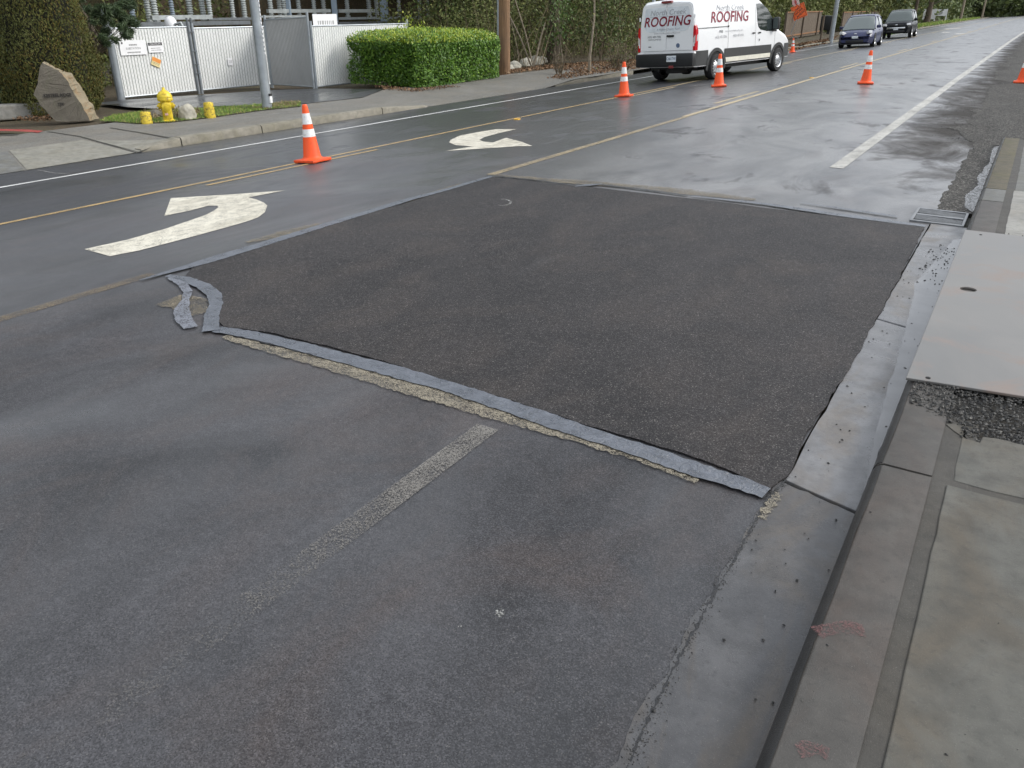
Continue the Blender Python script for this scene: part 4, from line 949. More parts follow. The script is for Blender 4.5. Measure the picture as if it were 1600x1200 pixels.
beam('steel_beam', (418, 17), (515, 17), FN+.2, .12, 'bus_metal', 'pale beam above the shaded fence panel')
beam('steel_beam', (528, 17), (584, 17), FN+.2, .12, 'bus_metal', 'short pale beam between the two blue-grey steel columns')
beam('steel_beam', (528, 28), (650, 28), FN+.1, .09, 'galvanised', 'thin pipe-like beam just above the white fence beside the hedge')
beam('steel_beam', (528, 35), (640, 36), FN+.5, .10, 'galvanised_dark', 'lowest dark beam above the white fence beside the hedge')
beam('steel_beam', (405, 25), (480, 26), FN+.6, .06, 'bus_metal', 'thin bright pipe above the shaded fence panel')
for px, wpx, lab in ((524, 9, 'blue-grey steel column above the white fence near the pale board'), (601, 14, 'thick blue-grey steel column above the white fence left of the hedge shoots'), (453, 7, 'slim blue-grey steel column above the shaded fence panel')):
    p = at_x(px, 30, FN+.2); hw = wpx*.022
    root = empty('steel_column', (p.x, p.y, zp(p.x))); tag(root, lab, 'column', 'blue-grey steel columns of the substation')
    MB().box((0, 0, 2.4), (hw*.9, hw*.9, 4.8), rz=.4).build('shaft', 'steel_blue', root, bevel=.01); MB().box((0, 0, .03), (hw*1.6, hw*1.6, .06), rz=.4).build('foot', 'bus_metal', root); MB().box((0, 0, 4.85), (hw*1.4, hw*1.4, .1), rz=.4).build('cap', 'bus_metal', root)
p = at_x(267, 38, FN+1.5); wd_ = empty('white_domed_lamp', (p.x, p.y, p.z-.1)); tag(wd_, 'white round domed fitting peeking over the first white gate', 'lamp')
MB().lathe([(.16, -.1), (.19, 0), (.19, .10), (.17, .2), (.12, .28), (.06, .32), (0, .33)], 18).build('dome', 'sign_white', wd_, smooth=True); MB().tube([(.2, 0, .1), (.35, .1, .15), (.42, .12, 0)], .04, 8).build('bracket', 'bus_metal', wd_, smooth=True); MB().tube([(0, 0, -1.6), (0, 0, -.05)], .05, 8).build('stem', 'bus_metal', wd_, smooth=True)

# ------------------------------------------------------------------ poles
g = G(418, 170); root = empty('street_lamp_pole', g); tag(root, 'galvanised street lamp pole in the grass left of the nearest cone', 'lamp pole')
MB().tube([(0, 0, -.1), (0, 0, 3), (0, 0, 8.5)], [.108, .098, .07], 20).build('shaft', 'galvanised', root, smooth=True)
fc = facing(g); side_ = Vector((-fc.y, fc.x, 0)); sp = fc*.07+side_*.09
mb = MB(); rz_ = math.atan2(fc.y, fc.x)+R(45)
mb.box((sp.x, sp.y, .20), (.05, .07, .14), rz=rz_, bev=.008); mb.build('access_cover', 'sign_white', root); MB().box((sp.x, sp.y, .30), (.05, .07, .05), rz=rz_).build('access_box', 'sign_black', root)
mb = MB()
for k in range(16): mb.box((sp.x*.98, sp.y*.98, 1.15+k*.085), (.012, .02, .045), rz=rz_)
mb.build('pole_markers', 'sign_white', root)
MB().tube([(0, 0, 8.4), (fc.x*.8, fc.y*.8, 8.9), (fc.x*2, fc.y*2, 9.0)], .04, 8).build('arm', 'galvanised', root, smooth=True); MB().box((fc.x*2.3, fc.y*2.3, 8.98), (.6, .28, .12), rz=math.atan2(fc.y, fc.x), bev=.03).build('luminaire', 'galvanised', root)
g = G(788, 114.5); root = empty('utility_pole', g); tag(root, 'brown wooden utility pole at the right end of the laurel hedge', 'utility pole')
MB().tube([(0, 0, -.1), (0, 0, .5), (0, 0, 3), (0, 0, 10)], [.215, .20, .185, .14], 20).build('shaft', 'pole_wood', root, smooth=True)
q = Vector((-VIEW_L.x*.20, -VIEW_L.y*.20, 0)); MB().tube([q+Vector((0, 0, -.1)), q+Vector((0, 0, 7))], .05, 10).build('conduit', 'galvanised', root, smooth=True)
mb = MB()
for z in (1.0, 2.5, 4): mb.box((q.x*.9, q.y*.9, z), (.06, .16, .03), rz=YAW)
mb.build('conduit_clamp', 'galvanised_dark', root); MB().tube([(-1.2, 0, 9.2), (1.2, 0, 9.2)], .06, 8).build('crossarm', 'pole_wood', root)
for pix, r, mat, lab in (((1298, 64.5), .16, 'galvanised', 'grey metal pole at the kerb left of the blue car'), ((1500.5, 31), .22, 'pale_bark', 'slim pale pole on the verge far down the road right of the white sign'), ((1534, 27.5), .22, 'pale_bark', 'slim pale pole farthest down the road near the tree line')):
    g = G(*pix); root = empty('verge_pole', g); tag(root, lab, 'pole', 'poles along the far verge'); MB().tube([(0, 0, -.1), (0.0, 0, 4), (.05, .1, 9)], [r, r*.85, r*.6], 12).build('shaft', mat, root, smooth=True)
    MB().box((0, .2, 8.9), (.9, .12, .12), bev=.02).build('crossarm', mat, root)

# ------------------------------------------------------------------ vehicles
def wheel(root, pos, r, wd_, side, rim_mat='wheel_silver', holes=12):
    """side +1 : outer face towards +y"""
    w0 = empty('wheel', pos); w0.parent = root
    s = side; prof_ = [(r*.60, -wd_*.3), (r*.66, -wd_/2), (r*.93, -wd_/2), (r, -wd_*.36), (r, wd_*.36), (r*.93, wd_/2), (r*.66, wd_/2), (r*.64, wd_*.3)]
    MB().lathe(prof_, 32, (0, 0, 0), 'y', None, False).build('tyre', 'tyre', w0, smooth=True, fixn=True)
    sc_ = Matrix.Scale(s, 3, Vector((0, 1, 0)))
    MB().lathe([(r*.67, wd_*.40), (r*.64, wd_*.47), (r*.60, wd_*.44), (r*.55, wd_*.30), (r*.34, wd_*.40), (r*.28, wd_*.46), (r*.16, wd_*.47), (r*.14, wd_*.55), (0, wd_*.56)], 28, (0, 0, 0), 'y', sc_, False).build('rim', rim_mat, w0, smooth=True, fixn=True)
    mb = MB()
    for k in range(holes):
        a = 2*math.pi*k/holes; c_ = Vector((math.cos(a)*r*.47, s*wd_*.352, math.sin(a)*r*.47)); rx = r*.055
        mb.lathe([(rx, -.006), (rx, .012), (0, .0125)], 8, c_, 'y', sc_)
    mb.build('rim_holes', 'wheel_shade', w0, fixn=True)
def place_on_slope(a, b):
    """local frame: x forward from a to b along the tilted road"""
    return (b-a)
# ---- white van
rr, fr = G(1112, 124), G(1208, 111); fwd = (fr-rr).normalized(); lft = SLOPE_N.cross(fwd).normalized(); TR = .88
org = rr+lft*TR
van = empty('van', mat=frame(org, fwd, SLOPE_N)); tag(van, 'white roofing company van with dark grey lower cladding seen from behind', 'van')
WB = (fr-rr).length; XR, XF, VW, VH = -1.08, WB+1.02, 1.0, 2.20
def van_hw(x, z):                                   # half width of the body side
    base = VW-.015
    if z < .55: base -= .05*((.55-z)/.3)**2*.5
    if z > 1.15: base -= .115*((z-1.15)/1.0)**1.6
    xf = WB-.1
    if x > xf: base -= .16*((x-xf)/(XF-xf))**2.2
    if x < XR+.25: base -= .05*((XR+.25-x)/.25)**2
    return base
def van_roof(x):
    pts = [(XR, 2.10), (XR+.12, 2.17), (XR+.5, VH), (2.0, VH+.01), (WB-1.35, VH-.02), (WB-1.15, 2.13), (WB-.95, 2.02), (WB-.15, 1.40), (WB+.10, 1.25), (WB+.55, 1.13), (XF-.10, .98), (XF, .80)]
    return float(np.interp(x, [p[0] for p in pts], [p[1] for p in pts]))
def van_bot(x): return .40
def van_ring(x):
    zt, zb = van_roof(x), van_bot(x); half = []
    for k in range(15):
        z = zb+(zt-.14-zb)*k/14; half.append((van_hw(x, z), z))
    w_ = half[-1][0]; rc = min(.14, (zt-zb)*.3)
    for a in (20, 40, 60, 80): half.append((w_-rc*(1-math.cos(R(a)))*1.1, zt-.14+.13*math.sin(R(a))))
    half.append((w_*.5, zt+.008)); ring = [(x, y, z) for y, z in half]+[(x, 0, zt+.015)]+[(x, -y, z) for y, z in half[::-1]]
    return ring
xs_ = [XR, XR+.05, XR+.12, XR+.25, XR+.5, 0, .5, 1, 1.5, 2, WB-1.35, WB-1.15, WB-.95, WB-.75, WB-.55, WB-.35, WB-.15, WB+.1, WB+.35, WB+.55, WB+.75, XF-.1, XF]
MB().loft([van_ring(x) for x in xs_]).build('body', 'van_white', van, smooth=True, fixn=True)
def side_poly(name, poly, mat, side=-1, eps=.006, hwf=van_hw, parent=None, cuts=3):
    """skin of a given outline (x, z) lying on the body side"""
    bm = bmesh.new(); f_ = bm.faces.new([bm.verts.new((x, 0, z)) for x, z in poly]); bmesh.ops.triangulate(bm, faces=[f_])
    for _ in range(cuts): bmesh.ops.subdivide_edges(bm, edges=[e_ for e_ in bm.edges if e_.calc_length() > .12], cuts=1)
    bmesh.ops.triangulate(bm, faces=bm.faces[:])
    for v in bm.verts: v.co.y = side*(hwf(v.co.x, v.co.z)+eps)
    bm.normal_update()
    for f in bm.faces:
        if f.normal.y*side < 0: f.normal_flip()
    bm.verts.index_update(); vs = [v.co.copy() for v in bm.verts]; fs = [[v.index for v in f.verts] for f in bm.faces]; bm.free()
    return MB().add(vs, fs).build(name, mat, parent or van, smooth=True)
def arc(cx, cz, r, a0, a1, n_=14): return [(cx+r*math.cos(R(a0+(a1-a0)*k/n_)), cz+r*math.sin(R(a0+(a1-a0)*k/n_))) for k in range(n_+1)]
WR = .345
for sd_ in (-1, 1):
    # lower cladding in three runs between the wheel arches
    for nm, x0, x1 in (('cladding', XR+.03, -.44), ('cladding', .44, WB-.46), ('cladding', WB+.46, XF-.05)):
        side_poly(nm, [(x0, .42), (x1, .42), (x1, .82), (x0, .82)], 'van_plastic', sd_, .012)
    for cx in (0, WB):
        oa, ia = arc(cx, WR, .52, -8, 188, 24), arc(cx, WR, .43, -8, 188, 24)
        vs = [(x, sd_*(van_hw(x, z)+.022), z) for x, z in oa]+[(x, sd_*(van_hw(x, z)+.022), z) for x, z in ia]+[(x, sd_*(van_hw(x, z)-.05), z) for x, z in ia]
        MB().add(vs, [(i, i+1, 26+i, 25+i) for i in range(24)]+[(25+i, 26+i, 51+i, 50+i) for i in range(24)]).build('wheel_arch', 'van_plastic', van, smooth=True)
        side_poly('wheel_well', arc(cx, WR, .432, -14, 194, 20), 'pit_black', sd_, .004, cuts=1)
    side_poly('rocker_stripe', [(.55, .45), (WB-.52, .45), (WB-.52, .575), (.50, .575)], 'rocker_cream', sd_, .020)
    # door window
    wx = WB-1.42
    side_poly('side_window', [(wx, 2.0), (wx+.02, 1.55), (wx+.08, 1.36), (wx+.22, 1.27), (wx+.6, 1.22), (wx+1.24, 1.19), (wx+1.22, 1.34), (wx+.92, 1.62), (wx+.66, 1.85), (wx+.42, 1.97), (wx+.25, 2.01)], 'glass_dark', sd_, .007)
    side_poly('window_frame', [(wx+.95, 1.20), (wx+1.24, 1.19), (wx+1.22, 1.36), (wx+.98, 1.60), (wx+.93, 1.58)], 'car_trim', sd_, .011, cuts=2)
    for x in (.62, WB-1.50, WB-.28): side_poly('door_seam', [(x, .60), (x+.012, .60), (x+.012, 2.02 if x < WB-1 else 1.18), (x, 2.02 if x < WB-1 else 1.18)], 'seam', sd_, .008)
    side_poly('door_rail', [(XR+.10, 1.385), (.64, 1.400), (.64, 1.425), (XR+.10, 1.41)], 'seam', sd_, .010); side_poly('rail_end', [(.58, 1.385), (.66, 1.395), (.67, 1.44), (.60, 1.435)], 'car_trim', sd_, .014, cuts=1)
    for x in (WB-1.72, WB-1.36): side_poly('door_handle', [(x, 1.165), (x+.17, 1.165), (x+.17, 1.205), (x, 1.205)], 'car_trim', sd_, .022, cuts=1)
side_poly('fuel_cap', arc(WB-1.25, .98, .035, 0, 345, 11), 'seam', -1, .012, cuts=0)
def side_text(txt, x, z, size, mat, shear=0, bold=0, sx=1, side=-1):
    v_, f_ = text_mesh(txt, size, shear, bold, sx=sx); mb = MB()
    # read left to right from outside: on the right-hand side x grows to the right
    mb.add([(x+a, side*(van_hw(x+a, z+b)+.010), z+b) for a, b in v_], f_); return mb.build('lettering', mat, van)
side_text('ROOFING', .72, 1.66, .40, 'letter_red', .22, .006, 1.18); side_text('North Creek', .78, 1.915, .20, 'letter_grey', .2, 0, 1.45)
side_poly('underline', [(.02, 1.825), (1.66, 1.825), (1.66, 1.835), (.02, 1.835)], 'letter_grey', -1, .010)
side_text('FREE', .22, 1.285, .085, 'letter_dark', 0, .001, 1.2); side_text('www.northcreekroofing.com', .95, 1.29, .075, 'letter_grey', .1, 0, 1.15)
side_text('(425) 485-7286', .22, 1.14, .10, 'letter_grey', .1, 0, 1.0); side_text('(425) 487-0901', 1.2, 1.15, .10, 'letter_grey', .1, 0, 1.0)
# rear face
def rear_x(y, z): return XR-.004
def rear_poly(name, poly, mat, eps=.0, th=.012, parent=None):   # outline in (u to the right seen from behind, z)
    n_ = len(poly); x0 = XR-eps-th; x1 = XR+.03; vs = [(x0, -u, z) for u, z in poly]+[(x1, -u, z) for u, z in poly]
    fs = [tuple(range(n_)), tuple(range(2*n_-1, n_-1, -1))]+[(i, (i+1) % n_, n_+(i+1) % n_, n_+i) for i in range(n_)]
    return MB().add(vs, fs).build(name, mat, parent or van, fixn=True)
def rrect(u0, u1, z0, z1, r, top_in=0):
    out = []
    for cx, cz, a0 in ((u1-r, z0+r, -90), (u1-r-top_in, z1-r, 0), (u0+r+top_in, z1-r, 90), (u0+r, z0+r, 180)): out += arc(cx, cz, r, a0, a0+90, 5)
    return out
for s_ in (-1, 1):
    rear_poly('rear_door', [(s_*.012, .86), (s_*.90, .86), (s_*.90, 1.45), (s_*.865, 1.80), (s_*.80, 2.0), (s_*.72, 2.06), (s_*.012, 2.07)][::s_], 'van_white', 0, .02)
    dp = [(s_*.03, 1.36), (s_*.60, 1.36), (s_*.70, 1.40), (s_*.775, 1.50), (s_*.78, 1.70), (s_*.74, 1.93), (s_*.70, 1.99), (s_*.03, 2.0)][::s_]
    rear_poly('door_panel', dp, 'plate_white', .0205, .004)
    zl_ = [(s_*.905, .84), (s_*.985, .84), (s_*.985, 1.38), (s_*.965, 1.48), (s_*.925, 1.50), (s_*.900, 1.42)]
    rear_poly('tail_lamp', zl_[::s_], 'lamp_red', .012, .02); rear_poly('lamp_lens', [(s_*.912, .985), (s_*.978, 1.03), (s_*.978, 1.25), (s_*.912, 1.17)][::s_], 'lamp_clear', .0325, .003)
    hw_ = [(XR-.02, .84), (XR+.10, .84), (XR+.11, 1.36), (XR+.06, 1.50), (XR-.02, 1.45)]
    side_poly('lamp_wrap', hw_, 'lamp_red', s_, .016, cuts=1); side_poly('lamp_lens', [(XR-.015, 1.02), (XR+.10, 1.10), (XR+.10, 1.26), (XR-.015, 1.18)], 'lamp_clear', s_, .019, cuts=1)
    MB().box((XR-.02, s_*.905, .76), (.10, .15, .10), bev=.02).build('bumper_step', 'sign_white', van)
    for z in (1.0, 1.72): MB().tube([(XR-.02, s_*.93, z-.05), (XR-.02, s_*.93, z+.05)], .022, 8).build('hinge', 'van_white', van, smooth=True)
MB().box((XR-.055, 0, .60), (.20, 1.98, .36), bev=.05).build('rear_bumper', 'van_black', van, smooth=True)
rear_poly('brake_lamp', rrect(-.17, .17, 2.10, 2.16, .02), 'lamp_red_dull', .03, .03)
rp = empty('number_plate', (XR-.165, -.28, .64)); rp.parent = van
MB().box((0, 0, 0), (.012, .32, .165), bev=.004).build('plate', 'plate_white', rp)
v_, f_ = text_mesh('C4617W', .11, 0, .002, sx=.75); MB().add([(-.008, -a, b) for a, b in v_], f_).build('plate_text', 'plate_text', rp)
MB().box((XR-.165, -.28, .42), (.03, .16, .07), bev=.01).build('tow_reflector', 'lamp_red_dull', van)
rear_poly('door_handle', rrect(.02, .26, 1.215, 1.27, .02), 'car_trim', .022, .025); rear_poly('badge', arc(.40, .985, .06, 0, 350, 18), 'plate_text', .021, .008); rear_poly('small_badge', rrect(-.62, -.52, .955, .985, .008), 'seam', .0205, .004)
def rear_text(txt, u, z, size, mat, shear=0, bold=0, sx=1):
    v_, f_ = text_mesh(txt, size, shear, bold, sx=sx); MB().add([(XR-.0285, -(u+a), z+b) for a, b in v_], f_).build('lettering', mat, van, fixn=False)
rear_text('North Creek', .03, 1.86, .20, 'letter_grey', .2, 0, 1.12); rear_text('ROOFING', .0, 1.62, .36, 'letter_red', .22, .006, .98)
MB().box((XR-.0285, -.03, 1.765), (.001, 1.2, .008)).build('underline', 'letter_grey', van)
rear_text('A Higher Quality Roof', .05, 1.425, .085, 'letter_grey', .2, 0, 1.0); rear_text('www.northcreekroofing.com', .02, 1.325, .06, 'letter_grey', .1, 0, 1.25)
rear_text('(425) 485-7286', -.42, 1.235, .075, 'letter_dark', .1, 0, 1.0); rear_text('NORTHCR*871Q5', -.40, 1.16, .055, 'letter_dark', .1, 0, 1.0)
# windscreen, mirrors, racks, underbody
ws_ = []
for x in np.linspace(WB-.93, WB-.17, 6): ws_.append([(x+.012, -(van_hw(x, van_roof(x)-.2)-.16), van_roof(x)+.012), (x+.012, (van_hw(x, van_roof(x)-.2)-.16), van_roof(x)+.012)])
MB().add([p for r_2 in ws_ for p in r_2], [(2*i, 2*i+2, 2*i+3, 2*i+1) for i in range(5)]).build('windscreen', 'glass_screen', van, smooth=True, fixn=True)
for s_ in (-1, 1):
    mr = empty('mirror', (WB-.38, s_*1.08, 1.42)); mr.parent = van
    MB().box((0, 0, 0), (.14, .20, .36), bev=.05).build('housing', 'car_trim', mr, smooth=True); MB().box((-.075, 0, 0), (.01, .16, .30), bev=.004).build('mirror_glass', 'glass_screen', mr); MB().box((.02, -s_*.12, -.12), (.06, .14, .06)).build('arm', 'car_trim', mr)
for x in (-.7, .9, 2.3):
    mb = MB(); mb.box((x, 0, VH+.10), (.06, 1.6, .05)); mb.box((x, .74, VH+.04), (.10, .06, .12)); mb.box((x, -.74, VH+.04), (.10, .06, .12)); mb.build('roof_rack', 'galvanised', van)
for x in (0, WB):
    for s_ in (-1, 1): wheel(van, (x, s_*(TR+.035), WR), WR, .24, s_)
mb = MB(); mb.box((WB/2, 0, .36), (WB+1.2, 1.5, .16)); mb.tube([(0, -.8, .33), (0, .8, .33)], .06, 10); mb.lathe([(.05, -.17), (.17, -.1), (.17, .1), (.05, .17)], 12, (0, 0, .32), 'y'); mb.tube([(XR-.02, .25, .32), (XR+.8, .3, .33), (1.5, .35, .34)], .04, 8)
mb.box((XR+.35, 0, .40), (.5, 1.2, .12)); mb.build('underbody', 'car_trim', van)
MB().lathe([(.32, -.1), (.34, .0), (.32, .1)], 20, (XR+.42, -.1, .33)).build('spare_wheel', 'tyre', van)

# ---- oncoming cars
def make_car(name, mat_body, pos, heading, up, L, Wd, Hh, spec, label):
    root = empty(name, mat=frame(pos, heading, up)); tag(root, label, 'car'); hw0 = Wd/2
    # local x forward; origin under the centre
    top_, roof_ = spec['deck'], spec['roof']
    def deck(x): return float(np.interp(x, [p[0]*L for p in top_], [p[1]*Hh for p in top_]))
    def wid(x):
        u = abs(x)/(L/2); return hw0*(1-.20*max(0, u-.72)**1.6/(.28**1.6))
    rings = []
    for x in np.linspace(-L/2, L/2, 25):
        w_ = wid(x); zt = deck(x); zb = spec['clear']+(.10*max(0, abs(x)/(L/2)-.86)/.14)
        half = [(w_*.90, zb), (w_*.98, zb+.10), (w_, zb+.28), (w_*.995, (zb+zt)/2+.06), (w_*.965, zt-.10), (w_*.90, zt-.03), (w_*.55, zt+.012)]
        rings.append([(x, y, z) for y, z in half]+[(x, 0, zt+.02)]+[(x, -y, z) for y, z in half[::-1]])
    MB().loft(rings).build('body', mat_body, root, smooth=True, fixn=True)
    # cabin: glass shell with a painted roof and pillars
    rp_ = [(p[0]*L, p[1]*Hh) for p in roof_]
    def cab(x): return float(np.interp(x, [p[0] for p in rp_], [p[1] for p in rp_]))
    x0, x1 = rp_[0][0], rp_[-1][0]; rings = []; tops = []
    for x in np.linspace(x0, x1, 19):
        zt = cab(x); zb = min(deck(x)-.04, zt-.01); wb_ = wid(x)*.93; k = (zt-zb)/(Hh-zb); wt = wb_*(1-.20*k)
        half = [(wb_, zb), (wb_*(1-.07*k), zb+(zt-zb)*.45), (wt, zb+(zt-zb)*.86), (wt*.90, zt-.01), (wt*.5, zt+.01)]
        rings.append([(x, y, z) for y, z in half]+[(x, 0, zt+.015)]+[(x, -y, z) for y, z in half[::-1]]); tops.append((x, wt, zb+(zt-zb)*.84, zt, wb_, zb))
    MB().loft(rings).build('glass', 'glass_screen', root, smooth=True, fixn=True)
    rt = [t_ for t_ in tops if t_[3] > Hh*.93]
    rg = []
    for x, wt, zs, zt, _, _ in rt:
        half = [(wt+.012, zs-.02), (wt+.012, zs+.02), (wt*.91, zt+.004), (wt*.5, zt+.022)]
        rg.append([(x, y, z) for y, z in half]+[(x, 0, zt+.028)]+[(x, -y, z) for y, z in half[::-1]])
    MB().loft(rg).build('roof', mat_body, root, smooth=True, fixn=True)
    def pillar(pa, pb, nm='pillar'):
        for s_ in (-1, 1): MB().tube([(pa[0], s_*pa[1], pa[2]), (pb[0], s_*pb[1], pb[2])], .045, 6).build(nm, mat_body, root, smooth=True)
    ft, rr_ = rt[-1], rt[0]; ff_, fb_ = tops[-2], tops[1]
    pillar((ff_[0], ff_[4]*.99, ff_[5]+.05), (ft[0], ft[1], ft[2])); pillar((fb_[0], fb_[4], fb_[5]+.05), (rr_[0], rr_[1], rr_[2]))
    mid = tops[9]; pillar((mid[0], mid[4]+.005, mid[5]), (mid[0], mid[1]+.005, mid[2]))
    # front end
    xf = L/2
    def fbox(nm, y, z, sy, sz, m_, dx=.0, th=.05, bev=.012): return MB().box((xf-.02+dx, y, z), (th, sy, sz), bev=bev).build(nm, m_, root, smooth=True)
    for nm, y, z, sy, sz, m_, dx in spec['front']: fbox(nm, y*hw0, z*Hh, sy*Wd, sz*Hh, m_, dx)
    for s_ in (-1, 1):
        hy_, hz_ = spec['lamp']; lx = xf-spec['lampback']
        rot = Matrix.Rotation(s_*R(spec['lampyaw']), 3, 'Z') @ Matrix.Rotation(R(-18), 3, 'Y')
        MB().box((lx, s_*hy_*hw0, hz_*Hh), spec['lampsize'], mat=rot, bev=.03).build('headlight', 'lamp_clear', root, smooth=True)
        mr = MB().box((tops[-4][0], s_*(hw0+.06), deck(tops[-4][0])+.07), (.12, .22, .15), bev=.04).build('mirror', mat_body, root, smooth=True)
        r_w = spec['wheel']
        for wx in (L*.5-spec['foh'], -L*.5+spec['roh']):
            aw = MB(); aw.add([(wx+(r_w+.07)*math.cos(a), s_*(wid(wx)+.004), r_w+(r_w+.07)*math.sin(a)) for a in [R(x) for x in range(-10, 191, 10)]], [list(range(21))]); aw.build('wheel_arch', 'car_trim', root)
            wheel(root, (wx, s_*(wid(wx)-.09), r_w), r_w, .22, s_, holes=5)
        MB().box((-.05*L, s_*(hw0+.001), deck(0)-.14), (.16, .03, .03), bev=.008).build('door_handle', mat_body, root)
    return root
blue_spec = dict(deck=[(-.5, .48), (-.46, .60), (-.3, .62), (.16, .585), (.30, .545), (.42, .49), (.475, .42), (.5, .32)], roof=[(-.49, .62), (-.44, .86), (-.36, .96), (-.15, 1.0), (.03, .995), (.10, .95), (.32, .56)], clear=.17,
    front=[('grille', 0, .20, .50, .09, 'car_trim', .02), ('lower_lip', 0, .12, .78, .03, 'car_trim', .015), ('badge', 0, .43, .08, .03, 'chrome', -.02), ('number_plate', 0, .325, .17, .075, 'plate_white', .045)],
    lamp=(.74, .445), lampback=.19, lampyaw=32, lampsize=(.34, .20, .16), wheel=.315, foh=.92, roh=.95)
suv_spec = dict(deck=[(-.5, .50), (-.48, .60), (-.3, .61), (.18, .60), (.34, .585), (.44, .555), (.485, .50), (.5, .40)], roof=[(-.495, .61), (-.47, .88), (-.42, .965), (-.15, 1.0), (.05, .985), (.11, .95), (.245, .60)], clear=.30,
    front=[('grille', 0, .46, .46, .07, 'car_trim', .03), ('badge', 0, .475, .09, .03, 'chrome', .07), ('chrome_bar', 0, .36, .62, .055, 'chrome', .06), ('number_plate', 0, .315, .16, .05, 'plate_white', .07), ('lower_grille', 0, .24, .60, .08, 'car_trim', .03)],
    lamp=(.80, .47), lampback=.11, lampyaw=22, lampsize=(.20, .26, .15), wheel=.40, foh=.93, roh=1.0)
bp_ = G(1332, 75.0); make_car('blue_car', 'car_blue', bp_+Vector((.0, 2.2, 0)), Vector((.03, -1, 0)), up_at(bp_.x), 4.45, 1.76, 1.60, blue_spec, 'dark blue family hatchback coming towards the photographer ahead of the van')
sp_ = G(1397, 60.0); make_car('dark_off_road_car', 'car_navy', sp_+Vector((.0, 2.3, 0)), Vector((.02, -1, 0)), up_at(sp_.x), 4.75, 1.92, 1.84, suv_spec, 'near-black off-road car with a chrome bumper bar behind the blue car')

# ------------------------------------------------------------------ far roadside things
# orange work sign on a stand
g = G(1233, 61); zs = ztop(g, 18); root = empty('work_sign', (g.x, g.y, g.z)); tag(root, 'tilted orange diamond road work sign on a stand behind the van', 'sign')
fcx = facing(g); dx = Vector((-fcx.y, fcx.x, 0)); B = Matrix((dx, Vector((0, 0, 1)), fcx)).transposed().to_4x4(); sg = empty('sign_face', (0, 0, 0)); sg.parent = root
c_ = G(1241.5, 50) ; off = dx*((1241.5-1233)*(Vector((g.x, g.y, 0)).length/1369.)); sg.matrix_local = Matrix.Translation(Vector((off.x, off.y, zs-g.z))) @ B @ Matrix.Rotation(R(24), 4, 'Z')
MB().box((0, 0, 0), (.92, .92, .02), bev=.006).build('board', 'work_orange', sg)
mb = MB()
for q, w2, h2_ in (((0, .40), .80, .02), ((0, -.40), .80, .02), ((.40, 0), .02, .78), ((-.40, 0), .02, .78)): mb.box((q[0], q[1], .012), (w2, h2_, .004))
mb.build('border', 'sign_black', sg)
for tx, y in (('ROAD', .20), ('WORK', .0), ('AHEAD', -.20)): 
    v_, f_ = text_mesh(tx, .21, 0, .004, sx=1.0); rr3 = Matrix.Rotation(R(24), 3, 'Z'); MB().add([rr3 @ Vector((a, y+b, .0125)) for a, b in v_], f_).build('lettering', 'sign_black', sg)
MB().tube([(0, 0, .1), (off.x*.8, off.y*.8, zs-g.z-.5)], .025, 8).build('mast', 'galvanised', root, smooth=True)
for a in (0, 90, 180, 270): MB().tube([(0, 0, .35), (.7*math.cos(R(a+35)), .7*math.sin(R(a+35)), .01)], .02, 6).build('leg', 'galvanised_dark', root)
MB().box((0, 0, .42), (.14, .14, .26), bev=.03).build('spring_base', 'car_trim', root)
for k, (a, m_) in enumerate(((20, 'flag_pink'), (38, 'flag_red'), (52, 'flag_pink'))):
    dd = (-dx*math.sin(R(a))+Vector((0, 0, math.cos(R(a))))); p0 = Vector((off.x, off.y, zs-g.z+.35)); MB().tube([p0, p0+dd*.75], .012, 6).build('flag_stick', 'sign_white', root)
    q0 = p0+dd*.35; MB().add([q0, q0+dd*.4, q0+dd*.38-Vector((0, 0, .35))+dx*.05+fcx*.03, q0-Vector((0, 0, .32))+dx*.03, ], [(0, 1, 2, 3)]).build('flag', m_, root)
# wooden fences
def wood_fence(pa, pb, ta, tb, lab):
    a, b = G(*pa), G(*pb); h = .5*(ztop(a, ta)-a.z+ztop(b, tb)-b.z); root = empty('wooden_fence', a); tag(root, lab, 'fence', 'wooden fences along the far verge'); v = b-a; L = v.length; d = v/L; rz_ = math.atan2(d.y, d.x); n_ = int(L/.15); mbp = MB()
    me0 = None
    for k in range(n_):
        p = d*((k+.5)*L/n_); hh = h-.1+random.uniform(-.02, .02)
        if me0 is None:
            o = MB().box((0, 0, 0), (L/n_*.86, .02, 1.0)).build('plank', 'plank_wood', root); me0 = o.data
        else: o = bpy.data.objects.new('plank', me0); COL.objects.link(o); o.parent = root
        o.location = (p.x, p.y, p.z+hh/2+.05); o.rotation_euler = (0, 0, rz_); o.scale = (1, random.uniform(.9, 1.3), hh)
    nn = Vector((d.y, -d.x, 0))
    for z in (.25, h-.02): MB().box((v.x/2+nn.x*.035, v.y/2+nn.y*.035, v.z/2+z), (L, .045, .09), rz=rz_).build('rail', 'rail_wood', root)
    for k in range(int(L/7)+1):
        p = d*min(L, k*7)+nn*.08; MB().box((p.x, p.y, p.z+h/2), (.10, .10, h+.02), rz=rz_).build('post', 'plank_wood', root)
wood_fence((1222, 63), (1279, 54), 18, 18, 'weathered plank fence right behind the orange work sign')
wood_fence((1312, 49), (1372, 40), 20, 16, 'weathered plank fence behind the blue car')
g = G(1289, 53); cb = empty('dark_cabinet', g); tag(cb, 'dark roadside cabinet between the plank fences beside the grey pole', 'cabinet')
